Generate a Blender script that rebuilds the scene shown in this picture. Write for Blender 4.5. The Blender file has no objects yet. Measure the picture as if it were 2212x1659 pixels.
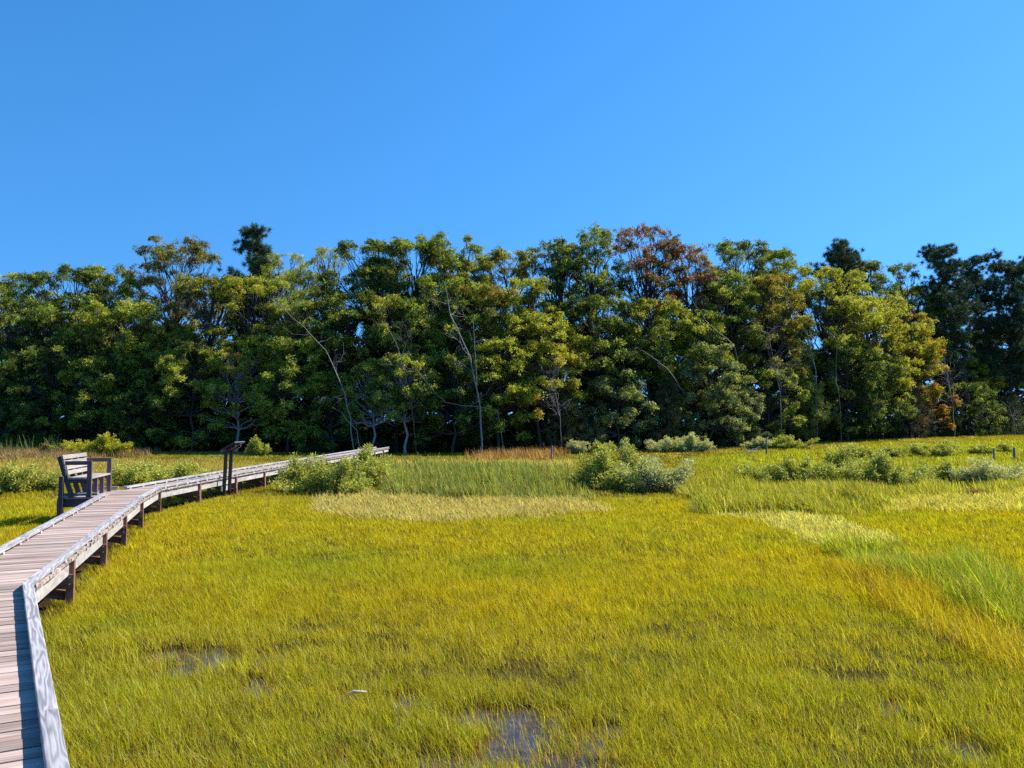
import bpy, math, random
import numpy as np
from mathutils import Vector, Matrix
R = math.radians
C = bpy.context.scene.collection
S = bpy.context.scene
rng = np.random.default_rng(7)

# ------------------------------------------------------------------ camera, sky, sun, exposure
EYE = 2.3
FPX, CX, CY, HZN = 1713.0, 1106.0, 829.5, 914.6      # photo measured at 2212 px width
PITCH = math.atan((HZN - CY) / FPX)
cd = bpy.data.cameras.new('camera'); cam = bpy.data.objects.new('camera', cd); C.objects.link(cam)
cam.location = (0, 0, EYE); cam.rotation_euler = (R(90) + PITCH, 0, 0)
cd.sensor_width = 36; cd.lens = 36 * FPX / 2212; cd.clip_end = 3000; cd.clip_start = .05
S.camera = cam
SUN_AZ, SUN_EL = R(70), R(46)                         # azimuth to the right of the view, elevation
W = bpy.data.worlds.new('World'); S.world = W; W.use_nodes = True
nt = W.node_tree; nt.nodes.clear()
sky = nt.nodes.new('ShaderNodeTexSky'); sky.sky_type = 'NISHITA'; sky.sun_disc = False
sky.sun_elevation = SUN_EL; sky.sun_rotation = SUN_AZ
sky.altitude = 0; sky.air_density = 1.0; sky.dust_density = 0.12; sky.ozone_density = 3.0
hs = nt.nodes.new('ShaderNodeHueSaturation'); hs.inputs['Hue'].default_value = .485; hs.inputs['Saturation'].default_value = 1.28; hs.inputs['Value'].default_value = 1.25
bg = nt.nodes.new('ShaderNodeBackground'); bg.inputs['Strength'].default_value = 0.068
wo = nt.nodes.new('ShaderNodeOutputWorld')
tcw = nt.nodes.new('ShaderNodeTexCoord'); mpw = nt.nodes.new('ShaderNodeMapping'); mpw.vector_type = 'POINT'
mpw.inputs['Scale'].default_value = (1, 1, .75); mpw.inputs['Location'].default_value = (0, 0, .22)
nrm = nt.nodes.new('ShaderNodeVectorMath'); nrm.operation = 'NORMALIZE'
nt.links.new(tcw.outputs['Generated'], mpw.inputs[0]); nt.links.new(mpw.outputs[0], nrm.inputs[0]); nt.links.new(nrm.outputs[0], sky.inputs[0])
nt.links.new(sky.outputs[0], hs.inputs['Color']); tn = nt.nodes.new('ShaderNodeMix'); tn.data_type = 'RGBA'; tn.blend_type = 'MULTIPLY'; tn.inputs[0].default_value = 1; tn.inputs[7].default_value = (1.09, 1.22, 1.55, 1)
nt.links.new(hs.outputs[0], tn.inputs[6]); nt.links.new(tn.outputs[2], bg.inputs[0]); nt.links.new(bg.outputs[0], wo.inputs[0])
sd = bpy.data.lights.new('sun', 'SUN'); so = bpy.data.objects.new('sun', sd); C.objects.link(so)
sd.energy = 4.8; sd.angle = R(.5); sd.color = (1, .93, .80)
sdir = Vector((math.sin(SUN_AZ) * math.cos(SUN_EL), math.cos(SUN_AZ) * math.cos(SUN_EL), math.sin(SUN_EL)))
so.rotation_euler = sdir.to_track_quat('Z', 'Y').to_euler(); so.location = (20, 20, 40)
S.view_settings.view_transform = 'Standard'; S.view_settings.look = 'None'
S.view_settings.exposure = 0.85; S.view_settings.gamma = 1
S.cycles.max_bounces = 6; S.cycles.diffuse_bounces = 1; S.cycles.transmission_bounces = 2; S.cycles.transparent_max_bounces = 4
S.cycles.use_denoising = False

# ------------------------------------------------------------------ photo pixel -> place on the ground
cp, sp = math.cos(PITCH), math.sin(PITCH)
def ray(px, py):
    a, b = (px - CX) / FPX, -(py - CY) / FPX
    return np.array([a, cp - b * sp, sp + b * cp])
def at_z(px, py, z):
    d = ray(px, py); t = (z - EYE) / d[2]; return d * t + np.array([0, 0, EYE])
def at_d(px, py, Y):
    d = ray(px, py); t = Y / d[1]; return d * t + np.array([0, 0, EYE])
def to_px(x, y, z):
    z = z - EYE; yc = y * cp + z * sp; zc = -y * sp + z * cp
    return CX + FPX * x / yc, CY - FPX * zc / yc
def smooth(t): t = np.clip(t, 0, 1); return t * t * (3 - 2 * t)
def gz(x, y):                                          # the terrain: flat marsh, rising a little at the far right
    x = np.asarray(x, float); y = np.asarray(y, float)
    s = .5 * x + .85 * y
    return .85 * smooth((s - 42) / 50) + .5 * smooth((y - 62) / 60)
def at_g(px, py, h=.12):
    z = h
    for _ in range(12):
        p = at_z(px, py, min(z, 2.0)); z = float(gz(p[0], p[1])) + h
    p[2] = z - h; return p
def vnoise(x, y, s, seed=0):                           # smooth value noise in [-1,1]
    r = np.random.default_rng(seed + 991); T = r.uniform(-1, 1, (256, 256))
    x = np.asarray(x) / s + 1000; y = np.asarray(y) / s + 1000
    xi = np.floor(x).astype(int); yi = np.floor(y).astype(int); u = smooth(x - xi); v = smooth(y - yi)
    a = T[xi & 255, yi & 255]; b = T[(xi + 1) & 255, yi & 255]; c = T[xi & 255, (yi + 1) & 255]; d = T[(xi + 1) & 255, (yi + 1) & 255]
    return (a * (1 - u) + b * u) * (1 - v) + (c * (1 - u) + d * u) * v
def fnoise(x, y, s, seed=0):
    return (vnoise(x, y, s, seed) + .5 * vnoise(x, y, s / 2.1, seed + 1) + .25 * vnoise(x, y, s / 4.3, seed + 2)) / 1.5

# ------------------------------------------------------------------ object helpers
def tag(o, label=None, cat=None, group=None, kind=None):
    if label: o['label'] = label
    if cat: o['category'] = cat
    if group: o['group'] = group
    if kind: o['kind'] = kind
    return o
def empty(name, loc, label, cat, group=None):
    o = bpy.data.objects.new(name, None); C.objects.link(o); o.location = loc; o.empty_display_size = .2
    return tag(o, label, cat, group)
def link(name, me, mat, parent=None, loc=None):
    o = bpy.data.objects.new(name, me); C.objects.link(o)
    if mat is not None and not me.materials: me.materials.append(mat)
    if parent is not None: o.parent = parent
    if loc is not None: o.location = loc
    return o
def np_mesh(name, V, nper, cols=None, smooth_sh=False, faces=None):
    """V (n*k,3); nper = verts per quad strip element; faces = index pattern list of quads inside an element"""
    me = bpy.data.meshes.new(name); V = np.asarray(V, np.float32).reshape(-1, 3); n = len(V) // nper
    fp = np.array(faces if faces is not None else [[0, 1, 2, 3]], np.int32); k = len(fp)
    idx = (fp[None] + (np.arange(n, dtype=np.int32) * nper)[:, None, None]).reshape(-1)
    me.vertices.add(len(V)); me.vertices.foreach_set('co', V.ravel())
    me.loops.add(len(idx)); me.loops.foreach_set('vertex_index', idx)
    me.polygons.add(n * k); me.polygons.foreach_set('loop_start', np.arange(n * k, dtype=np.int32) * 4)
    if cols is not None:
        a = me.color_attributes.new('Col', 'FLOAT_COLOR', 'POINT')
        c = np.ones((n, nper, 4), np.float32); c[:, :, :3] = np.asarray(cols, np.float32)[:, None, :]
        a.data.foreach_set('color', c.ravel())
    me.update(calc_edges=True)
    return me
def unit(v): return v / np.maximum(np.linalg.norm(v, axis=-1, keepdims=True), 1e-9)
def leaves(P, N, L, Wd, r):
    """diamond leaves at P with normals N, lengths L and widths Wd -> (n,4,3)"""
    n = len(P); t = unit(np.cross(N, r.normal(size=(n, 3)))); b = np.cross(N, t)
    L = np.asarray(L)[:, None]; Wd = np.asarray(Wd)[:, None]
    V = np.empty((n, 4, 3)); V[:, 0] = P - t * L * .5; V[:, 1] = P + b * Wd * .5 + N * Wd * .12; V[:, 2] = P + t * L * .5; V[:, 3] = P - b * Wd * .5 + N * Wd * .12
    return V
class MB:
    """collects boxes and tubes into one mesh; UV u runs along each piece"""
    def __init__(s): s.v = []; s.f = []; s.uv = []; s.c = []
    def box(s, c, ax, ay, az, sx, sy, sz, tint=1.0, bev=0):
        c = Vector(c); ax = Vector(ax).normalized(); ay = Vector(ay).normalized(); az = Vector(az).normalized()
        o = len(s.v); ru, rv = random.random() * 40, random.random() * 40
        for k in range(8):
            s.v.append(c + ax * sx * (.5 if k & 1 else -.5) + ay * sy * (.5 if k & 2 else -.5) + az * sz * (.5 if k & 4 else -.5))
        dims = [sx, sy, sz]; la = dims.index(max(dims))
        for f in ((0, 2, 3, 1), (4, 5, 7, 6), (0, 1, 5, 4), (2, 6, 7, 3), (0, 4, 6, 2), (1, 3, 7, 5)):
            s.f.append([o + i for i in f])
            bits = [0, 0, 0]
            for i in f:
                q = [(sx if i & 1 else 0), (sy if i & 2 else 0), (sz if i & 4 else 0)]
                u = q[la]; w = sum(q[j] for j in range(3) if j != la)
                s.uv.append((u + ru, w + rv)); s.c.append(tint)
    def beam(s, a, b, wd, ht, up=(0, 0, 1), tint=1.0):
        a = Vector(a); b = Vector(b); d = (b - a); L = d.length; d.normalize()
        side = d.cross(Vector(up)).normalized(); u2 = side.cross(d)
        s.box((a + b) / 2, d, side, u2, L, wd, ht, tint)
    def hexa(s, pts, tint=1.0, la=(0, 1)):
        """eight corner points: bottom 0-3 (loop), top 4-7; u runs from edge 0-3 to 1-2"""
        o = len(s.v); s.v += [Vector(p) for p in pts]; ru, rv = random.random() * 40, random.random() * 40
        Lu = (Vector(pts[1]) - Vector(pts[0])).length; Lw = (Vector(pts[3]) - Vector(pts[0])).length
        UV = {0: (0, 0), 1: (Lu, 0), 2: (Lu, Lw), 3: (0, Lw)}
        for f in ((3, 2, 1, 0), (4, 5, 6, 7), (0, 1, 5, 4), (1, 2, 6, 5), (2, 3, 7, 6), (3, 0, 4, 7)):
            s.f.append([o + i for i in f])
            for i in f:
                u, w = UV[i % 4]; s.uv.append((u + ru, w + rv + (.03 if i > 3 else 0))); s.c.append(tint)
    def tube(s, P, rad, n=6, tint=1.0):
        o = len(s.v); P = [Vector(p) for p in P]; L = 0; ru = random.random() * 40
        for i, p in enumerate(P):
            d = (P[min(i + 1, len(P) - 1)] - P[max(i - 1, 0)]).normalized()
            a = d.cross(Vector((.31, .17, .94)) if abs(d.z) < .9 else Vector((1, .1, 0))).normalized(); b = d.cross(a)
            for k in range(n):
                t = 2 * math.pi * k / n; s.v.append(p + (a * math.cos(t) + b * math.sin(t)) * rad[i])
        for i in range(len(P) - 1):
            l2 = L + (P[i + 1] - P[i]).length
            for k in range(n):
                s.f.append([o + i * n + k, o + i * n + (k + 1) % n, o + (i + 1) * n + (k + 1) % n, o + (i + 1) * n + k])
                w = .3 * k / n; w2 = .3 * (k + 1) / n
                s.uv += [(L + ru, w), (L + ru, w2), (l2 + ru, w2), (l2 + ru, w)]; s.c += [tint] * 4
            L = l2
        s.f.append([o + (len(P) - 1) * n + k for k in range(n)]); s.uv += [(ru, 0)] * n; s.c += [tint] * n
    def mesh(s, name, smooth_sh=False, bevel=0):
        me = bpy.data.meshes.new(name); me.from_pydata([tuple(v) for v in s.v], [], s.f)
        ul = me.uv_layers.new(name='UVMap'); ul.data.foreach_set('uv', np.array(s.uv, np.float32).ravel())
        a = me.attributes.new('tint', 'FLOAT', 'CORNER'); a.data.foreach_set('value', np.array(s.c, np.float32))
        if smooth_sh: me.polygons.foreach_set('use_smooth', [True] * len(me.polygons))
        me.update(); return me
    def build(s, name, mat, parent=None, smooth_sh=False, bevel=0):
        o = link(name, s.mesh(name, smooth_sh), mat, parent)
        if bevel:
            m = o.modifiers.new('bevel', 'BEVEL'); m.width = bevel; m.segments = 2; m.limit_method = 'ANGLE'
        return o

# ------------------------------------------------------------------ materials
def new_mat(name):
    m = bpy.data.materials.new(name); m.use_nodes = True; t = m.node_tree; t.nodes.clear()
    out = t.nodes.new('ShaderNodeOutputMaterial'); return m, t, out
def N(t, typ, **kw):
    n = t.nodes.new(typ)
    for k, v in kw.items():
        if k in n.inputs.keys(): n.inputs[k].default_value = v
        else: setattr(n, k, v)
    return n
def wood_mat(name, dark, light, grain=1.0, rough=.75, streak=9., cath=0., stain=None):
    m, t, out = new_mat(name); L = t.links.new
    uv = N(t, 'ShaderNodeUVMap', uv_map='UVMap')
    mp = N(t, 'ShaderNodeMapping'); mp.inputs['Scale'].default_value = (1.3, 42, 1); L(uv.outputs[0], mp.inputs[0])
    n1 = N(t, 'ShaderNodeTexNoise', Scale=1.6, Detail=6., Roughness=.65); L(mp.outputs[0], n1.inputs['Vector'])
    mp2 = N(t, 'ShaderNodeMapping'); mp2.inputs['Scale'].default_value = (.8, streak, 1); L(uv.outputs[0], mp2.inputs[0])
    n2 = N(t, 'ShaderNodeTexNoise', Scale=1.1, Detail=3.); L(mp2.outputs[0], n2.inputs['Vector'])
    fac = N(t, 'ShaderNodeMath', operation='MULTIPLY_ADD'); L(n1.outputs[0], fac.inputs[0]); fac.inputs[1].default_value = .55
    h2 = N(t, 'ShaderNodeMath', operation='MULTIPLY'); L(n2.outputs[0], h2.inputs[0]); h2.inputs[1].default_value = .5; L(h2.outputs[0], fac.inputs[2])
    src = fac.outputs[0]
    if cath:
        mp3 = N(t, 'ShaderNodeMapping'); mp3.inputs['Scale'].default_value = (.9, 11, 1); L(uv.outputs[0], mp3.inputs[0])
        wv = N(t, 'ShaderNodeTexNoise', Scale=1.0, Detail=2.5, Roughness=.45); L(mp3.outputs[0], wv.inputs['Vector'])
        mul = N(t, 'ShaderNodeMath', operation='MULTIPLY'); L(wv.outputs[0], mul.inputs[0]); mul.inputs[1].default_value = 58
        sn = N(t, 'ShaderNodeMath', operation='SINE'); L(mul.outputs[0], sn.inputs[0])
        ad = N(t, 'ShaderNodeMath', operation='MULTIPLY_ADD'); L(sn.outputs[0], ad.inputs[0]); ad.inputs[1].default_value = cath; L(src, ad.inputs[2]); src = ad.outputs[0]
    rp = N(t, 'ShaderNodeValToRGB'); rp.color_ramp.elements[0].position = .36; rp.color_ramp.elements[1].position = .7
    rp.color_ramp.elements[0].color = (*dark, 1); rp.color_ramp.elements[1].color = (*light, 1); L(src, rp.inputs[0])
    at = N(t, 'ShaderNodeAttribute', attribute_name='tint')
    mx = N(t, 'ShaderNodeMix', data_type='RGBA', blend_type='MULTIPLY'); mx.inputs[0].default_value = 1; L(rp.outputs[0], mx.inputs[6]); L(at.outputs['Fac'], mx.inputs[7])
    col = mx.outputs[2]
    if stain:
        n3 = N(t, 'ShaderNodeTexNoise', Scale=2.3, Detail=3.); L(uv.outputs[0], n3.inputs['Vector'])
        r3 = N(t, 'ShaderNodeValToRGB'); r3.color_ramp.elements[0].position = .5; r3.color_ramp.elements[1].position = .68; L(n3.outputs[0], r3.inputs[0])
        m3 = N(t, 'ShaderNodeMix', data_type='RGBA'); L(r3.outputs[0], m3.inputs[0]); L(col, m3.inputs[6]); m3.inputs[7].default_value = (*stain, 1); col = m3.outputs[2]
    b = N(t, 'ShaderNodeBsdfPrincipled', Roughness=rough); b.inputs['Specular IOR Level'].default_value = .25; L(col, b.inputs['Base Color'])
    bp = N(t, 'ShaderNodeBump', Strength=.35, Distance=.004); L(n1.outputs[0], bp.inputs['Height']); L(bp.outputs[0], b.inputs['Normal'])
    L(b.outputs[0], out.inputs[0]); return m
def leaf_mat(name, trans=.45, rough=.5, spec=.3, warm=(1.25, 1.2, .55)):
    m, t, out = new_mat(name); L = t.links.new
    a = N(t, 'ShaderNodeAttribute', attribute_name='Col')
    b = N(t, 'ShaderNodeBsdfPrincipled', Roughness=rough); b.inputs['Specular IOR Level'].default_value = spec; L(a.outputs['Color'], b.inputs['Base Color'])
    mw = N(t, 'ShaderNodeMix', data_type='RGBA', blend_type='MULTIPLY'); mw.inputs[0].default_value = 1; L(a.outputs['Color'], mw.inputs[6]); mw.inputs[7].default_value = (*warm, 1)
    tr = N(t, 'ShaderNodeBsdfTranslucent'); L(mw.outputs[2], tr.inputs[0])
    mi = N(t, 'ShaderNodeMixShader'); mi.inputs[0].default_value = trans; L(b.outputs[0], mi.inputs[1]); L(tr.outputs[0], mi.inputs[2]); L(mi.outputs[0], out.inputs[0]); return m
def plain_mat(name, col, rough=.5, metal=0., noise=.0):
    m, t, out = new_mat(name); L = t.links.new
    b = N(t, 'ShaderNodeBsdfPrincipled', Roughness=rough, Metallic=metal); b.inputs['Base Color'].default_value = (*col, 1)
    if noise:
        tc = N(t, 'ShaderNodeTexCoord'); n = N(t, 'ShaderNodeTexNoise', Scale=9., Detail=5.); L(tc.outputs['Object'], n.inputs['Vector'])
        r = N(t, 'ShaderNodeValToRGB'); r.color_ramp.elements[0].color = (*[c * (1 - noise) for c in col], 1); r.color_ramp.elements[1].color = (*[min(1, c * (1 + noise)) for c in col], 1)
        r.color_ramp.elements[0].position = .35; r.color_ramp.elements[1].position = .65
        L(n.outputs[0], r.inputs[0]); L(r.outputs[0], b.inputs['Base Color'])
    L(b.outputs[0], out.inputs[0]); return m
M_deck = wood_mat('deck_boards', (.19, .12, .095), (.60, .48, .42), streak=7)
M_grey = wood_mat('weathered_timber', (.19, .185, .20), (.46, .45, .465), cath=.12)
M_fascia = wood_mat('bleached_timber', (.30, .28, .26), (.58, .54, .50), cath=.05)
M_post = wood_mat('brown_timber', (.12, .05, .035), (.38, .20, .14), streak=14)
M_bench = wood_mat('bench_timber', (.20, .175, .165), (.46, .41, .38), cath=.06)
M_bdark = wood_mat('shaded_timber', (.09, .06, .065), (.22, .165, .165))  # darker copy of the bench timber, with the frame's shade in its colour
M_bark = wood_mat('bark', (.035, .028, .022), (.12, .10, .085), streak=20)
M_birch = wood_mat('pale_bark', (.22, .20, .18), (.55, .52, .48), streak=6)
M_dead = wood_mat('dead_wood', (.17, .145, .13), (.44, .40, .37), streak=12)
M_stem = wood_mat('shrub_stem', (.08, .055, .04), (.24, .17, .12))
M_black = plain_mat('black_paint', (.012, .012, .015), .35, 0, .2)
M_steel = plain_mat('galvanised_steel', (.45, .45, .46), .35, .9)
M_panel = plain_mat('printed_panel', (.30, .33, .28), .3, 0, .35)
M_leaf = leaf_mat('tree_leaf', .40, .5, .22)
M_needle = leaf_mat('pine_needle', .12, .6, .2, (1.1, 1.1, .8))
M_shrub = leaf_mat('shrub_leaf', .38, .5, .22, (1.15, 1.12, .5))
M_grass = leaf_mat('grass_blade', .48, .6, .12, (1.2, 1.12, .4))
def ground_mat():
    m, t, out = new_mat('marsh_mud'); L = t.links.new
    g = N(t, 'ShaderNodeNewGeometry')
    n1 = N(t, 'ShaderNodeTexNoise', Scale=1.3, Detail=6., Roughness=.6); L(g.outputs['Position'], n1.inputs['Vector'])
    n2 = N(t, 'ShaderNodeTexNoise', Scale=26., Detail=4., Roughness=.7); L(g.outputs['Position'], n2.inputs['Vector'])
    r1 = N(t, 'ShaderNodeValToRGB'); L(n1.outputs[0], r1.inputs[0])
    r1.color_ramp.elements[0].position = .35; r1.color_ramp.elements[1].position = .65
    r1.color_ramp.elements[0].color = (.022, .015, .009, 1); r1.color_ramp.elements[1].color = (.060, .045, .016, 1)
    r2 = N(t, 'ShaderNodeValToRGB'); L(n2.outputs[0], r2.inputs[0]); r2.color_ramp.elements[0].position = .3; r2.color_ramp.elements[1].position = .7
    r2.color_ramp.elements[0].color = (.45, .45, .45, 1); r2.color_ramp.elements[1].color = (1.3, 1.2, 1.1, 1)
    mx = N(t, 'ShaderNodeMix', data_type='RGBA', blend_type='MULTIPLY'); mx.inputs[0].default_value = 1; L(r1.outputs[0], mx.inputs[6]); L(r2.outputs[0], mx.inputs[7])
    b = N(t, 'ShaderNodeBsdfPrincipled', Roughness=.95); b.inputs['Specular IOR Level'].default_value = .04; L(mx.outputs[2], b.inputs['Base Color'])
    bp = N(t, 'ShaderNodeBump', Strength=.5, Distance=.02); L(n2.outputs[0], bp.inputs['Height']); L(bp.outputs[0], b.inputs['Normal'])
    L(b.outputs[0], out.inputs[0]); return m
def water_mat():
    m, t, out = new_mat('marsh_water'); L = t.links.new
    g = N(t, 'ShaderNodeNewGeometry'); n = N(t, 'ShaderNodeTexNoise', Scale=7., Detail=3.); L(g.outputs['Position'], n.inputs['Vector'])
    n2 = N(t, 'ShaderNodeTexNoise', Scale=9., Detail=5., Roughness=.7); L(g.outputs['Position'], n2.inputs['Vector'])
    r = N(t, 'ShaderNodeValToRGB'); r.color_ramp.elements[0].color = (.018, .013, .012, 1); r.color_ramp.elements[1].color = (.10, .062, .042, 1)
    r.color_ramp.elements[0].position = .35; r.color_ramp.elements[1].position = .7; L(n2.outputs[0], r.inputs[0])
    b = N(t, 'ShaderNodeBsdfPrincipled', Roughness=.06, IOR=1.33); L(r.outputs[0], b.inputs['Base Color'])
    b.inputs['Specular IOR Level'].default_value = .9
    bp = N(t, 'ShaderNodeBump', Strength=.06, Distance=.02); L(n.outputs[0], bp.inputs['Height']); L(bp.outputs[0], b.inputs['Normal'])
    L(b.outputs[0], out.inputs[0]); return m
M_ground = ground_mat(); M_water = water_mat()

# ------------------------------------------------------------------ ground sheet and standing water
PUD = [(1150, 1600, .52, .40), (1020, 1645, .6, .28), (1210, 1650, .4, .3), (450, 1420, .42, .26), (390, 1447, .22, .2), (605, 1435, .26, .26), (560, 1492, .16, .3), (880, 1530, .18, .3), (770, 1505, .14, .15),
       (1935, 1545, .2, .42), (2090, 1620, .16, .25), (1060, 1565, .3, .4), (880, 1415, .16, .2), (1385, 1395, .35, .14), (1280, 1350, .35, .14)]
PUDW = [(at_z(x, y, 0.0), a, b) for x, y, a, b in PUD]
def puddle(x, y):
    m = np.zeros_like(np.asarray(x, float))
    w = .6 * vnoise(x, y, .40, 41) + .6 * vnoise(x, y, .15, 42)
    for p, a, b in PUDW:
        q = np.sqrt(((x - p[0]) / a) ** 2 + ((y - p[1]) / (b * 1.0)) ** 2) + w
        m = np.maximum(m, np.clip(1.6 - q * 1.25, 0, 1))
    return m
def axis_vals(a, fine, step, far):
    inner = np.arange(-a, a + 1e-6, step); outs = a * np.geomspace(1.05, far / a, 26)
    return np.concatenate([-outs[::-1], inner, outs])
gx = np.concatenate([-np.geomspace(900, 31, 30), np.arange(-30, 12, .16), np.geomspace(12.2, 900, 60)])
gy = np.concatenate([-np.geomspace(600, 4, 14), np.arange(-3, 14, .12), np.geomspace(14.3, 1500, 90)])
GX, GY = np.meshgrid(gx, gy)
GZ = gz(GX, GY) + .025 * fnoise(GX, GY, 1.1, 3) * (np.abs(GY) < 60) - .10 * puddle(GX, GY) + .02
V = np.stack([GX, GY, GZ], -1).reshape(-1, 3); nx, ny = len(gx), len(gy)
ii = (np.arange(ny - 1)[:, None] * nx + np.arange(nx - 1)[None]).ravel()
me = bpy.data.meshes.new('ground'); me.from_pydata(V.tolist(), [], np.stack([ii, ii + 1, ii + nx + 1, ii + nx], 1).tolist())
me.polygons.foreach_set('use_smooth', [True] * len(me.polygons))
tag(link('ground', me, M_ground), 'dark marsh mud under the grass', 'ground', kind='structure')
me = bpy.data.meshes.new('water'); me.from_pydata([(-8, 2.0, -.012), (9, 2.0, -.012), (9, 9.5, -.012), (-8, 9.5, -.012)], [], [(0, 1, 2, 3)])
tag(link('water', me, M_water), 'shallow standing water between the grass clumps', 'water', kind='structure')

# ------------------------------------------------------------------ grass
def in_poly(px, py, poly):
    poly = np.array(poly, float); n = len(poly); ins = np.zeros(px.shape, bool); dist = np.full(px.shape, 1e9)
    for i in range(n):
        x1, y1 = poly[i]; x2, y2 = poly[(i + 1) % n]
        c = ((y1 > py) != (y2 > py)); xx = (x2 - x1) * (py - y1) / ((y2 - y1) if y2 != y1 else 1e-9) + x1
        ins ^= c & (px < xx)
        t = np.clip(((px - x1) * (x2 - x1) + (py - y1) * (y2 - y1)) / ((x2 - x1) ** 2 + (y2 - y1) ** 2), 0, 1)
        dist = np.minimum(dist, np.hypot((px - x1 - t * (x2 - x1)) * .35, py - y1 - t * (y2 - y1)))
    return np.where(ins, dist, -dist)
ZONES = {   # outline traced on the photo, then laid on the ground
    'matted': [(680, 1060), (760, 1046), (900, 1054), (1080, 1060), (1250, 1062), (1340, 1082), (1180, 1098), (950, 1110), (760, 1100), (690, 1085)],
    'reed': [(850, 1018), (1000, 1012), (1260, 1016), (1270, 1062), (1000, 1062), (850, 1052)],
    'tall': [(1590, 1030), (1720, 1022), (1960, 1012), (2100, 1000), (2260, 998), (2260, 1048), (2100, 1056), (1960, 1076), (1840, 1084), (1640, 1095), (1520, 1085), (1480, 1050)],
    'swirl': [(1540, 1094), (1700, 1092), (1800, 1098), (1850, 1118), (1935, 1140), (1880, 1162), (1780, 1157), (1730, 1132), (1640, 1108)],
    'strip': [(1940, 1068), (2100, 1060), (2212, 1048), (2260, 1045), (2260, 1090), (2050, 1088), (1900, 1086)],
    'tongue': [(1820, 1165), (1920, 1158), (2060, 1200), (2300, 1270), (2300, 1350), (2150, 1292), (2000, 1240), (1870, 1196)],
    'orange': [(1790, 1202), (1900, 1207), (2050, 1258), (2200, 1325), (2300, 1375), (2300, 1425), (2120, 1372), (2000, 1318), (1860, 1242)],
    'rust': [(1020, 980), (1075, 972), (1110, 975), (1150, 966), (1190, 970), (1225, 978), (1160, 986), (1100, 984), (1050, 990)],
    'cattail': [(-300, 966), (130, 968), (135, 974), (-300, 977)],
    'weeds': [(-300, 962), (120, 964), (330, 970), (330, 978), (120, 984), (-300, 988)],
    'hay': [(-300, 988), (420, 986), (560, 992), (760, 996), (600, 1024), (200, 1018), (-300, 1022)],
    'haymid': [(850, 994), (1240, 992), (1240, 1004), (850, 1008)],
    'bright': [(1480, 985), (1640, 972), (1900, 958), (2260, 946), (2260, 985), (1900, 1000), (1500, 1000)]}
ZC = dict(matted=(.54, .45, .16), reed=(.20, .25, .055), tall=(.33, .345, .035), swirl=(.66, .60, .17), strip=(.52, .47, .11), tongue=(.27, .33, .022),
          orange=(.44, .345, .016), rust=(.36, .20, .08), cattail=(.17, .22, .06), weeds=(.30, .20, .10), hay=(.44, .36, .08), haymid=(.5, .42, .12), bright=(.36, .39, .02))
ZH = dict(matted=.09, reed=.72, tall=.5, swirl=.07, strip=.10, tongue=.5, orange=.34, rust=.6, cattail=1.25, weeds=.55, hay=.2, haymid=.14, bright=.22)
def lerp(a, b, t): return a * (1 - t) + b * t
def inside_walk(x, y, m=.0): return walk_dist(x, y) < m

# boardwalk plan (needed by the grass too): right outer edge of the deck
KS = (EYE - .735) / 1.52
RP = [np.array(p) * KS for p in ((-4.61, 7.72), (-7.72, 16.71), (-8.55, 19.5), (-8.50, 24.43), (-7.98, 51.7))]
d0 = unit(RP[0] - np.array([-1.95, 3.58]) * KS); RP = [RP[0] - d0 * 12.5] + RP
WID = .95
def offset_line(P, w):
    out = []
    for i, p in enumerate(P):
        ns = []
        if i > 0: d = unit(p - P[i - 1]); ns.append(np.array([-d[1], d[0]]))
        if i < len(P) - 1: d = unit(P[i + 1] - p); ns.append(np.array([-d[1], d[0]]))
        n = unit(sum(ns)); out.append(p + n * w / max(.3, float(n @ ns[0])))
    return out
LP = offset_line(RP, WID); MID = offset_line(RP, WID / 2)
def walk_dist(x, y):
    d = np.full(np.shape(x), 1e9)
    for a, b in zip(MID[:-1], MID[1:]):
        e = b - a; t = np.clip(((x - a[0]) * e[0] + (y - a[1]) * e[1]) / (e @ e), 0, 1)
        d = np.minimum(d, np.hypot(x - a[0] - t * e[0], y - a[1] - t * e[1]))
    return d
D_X = [-400, 0, 500, 850, 1200, 1500, 1900, 2300, 2800]; D_Y = [64, 62, 61, 57.5, 58, 62, 72, 87, 104]
def tree_d(px): return np.interp(px, D_X, D_Y)

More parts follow.
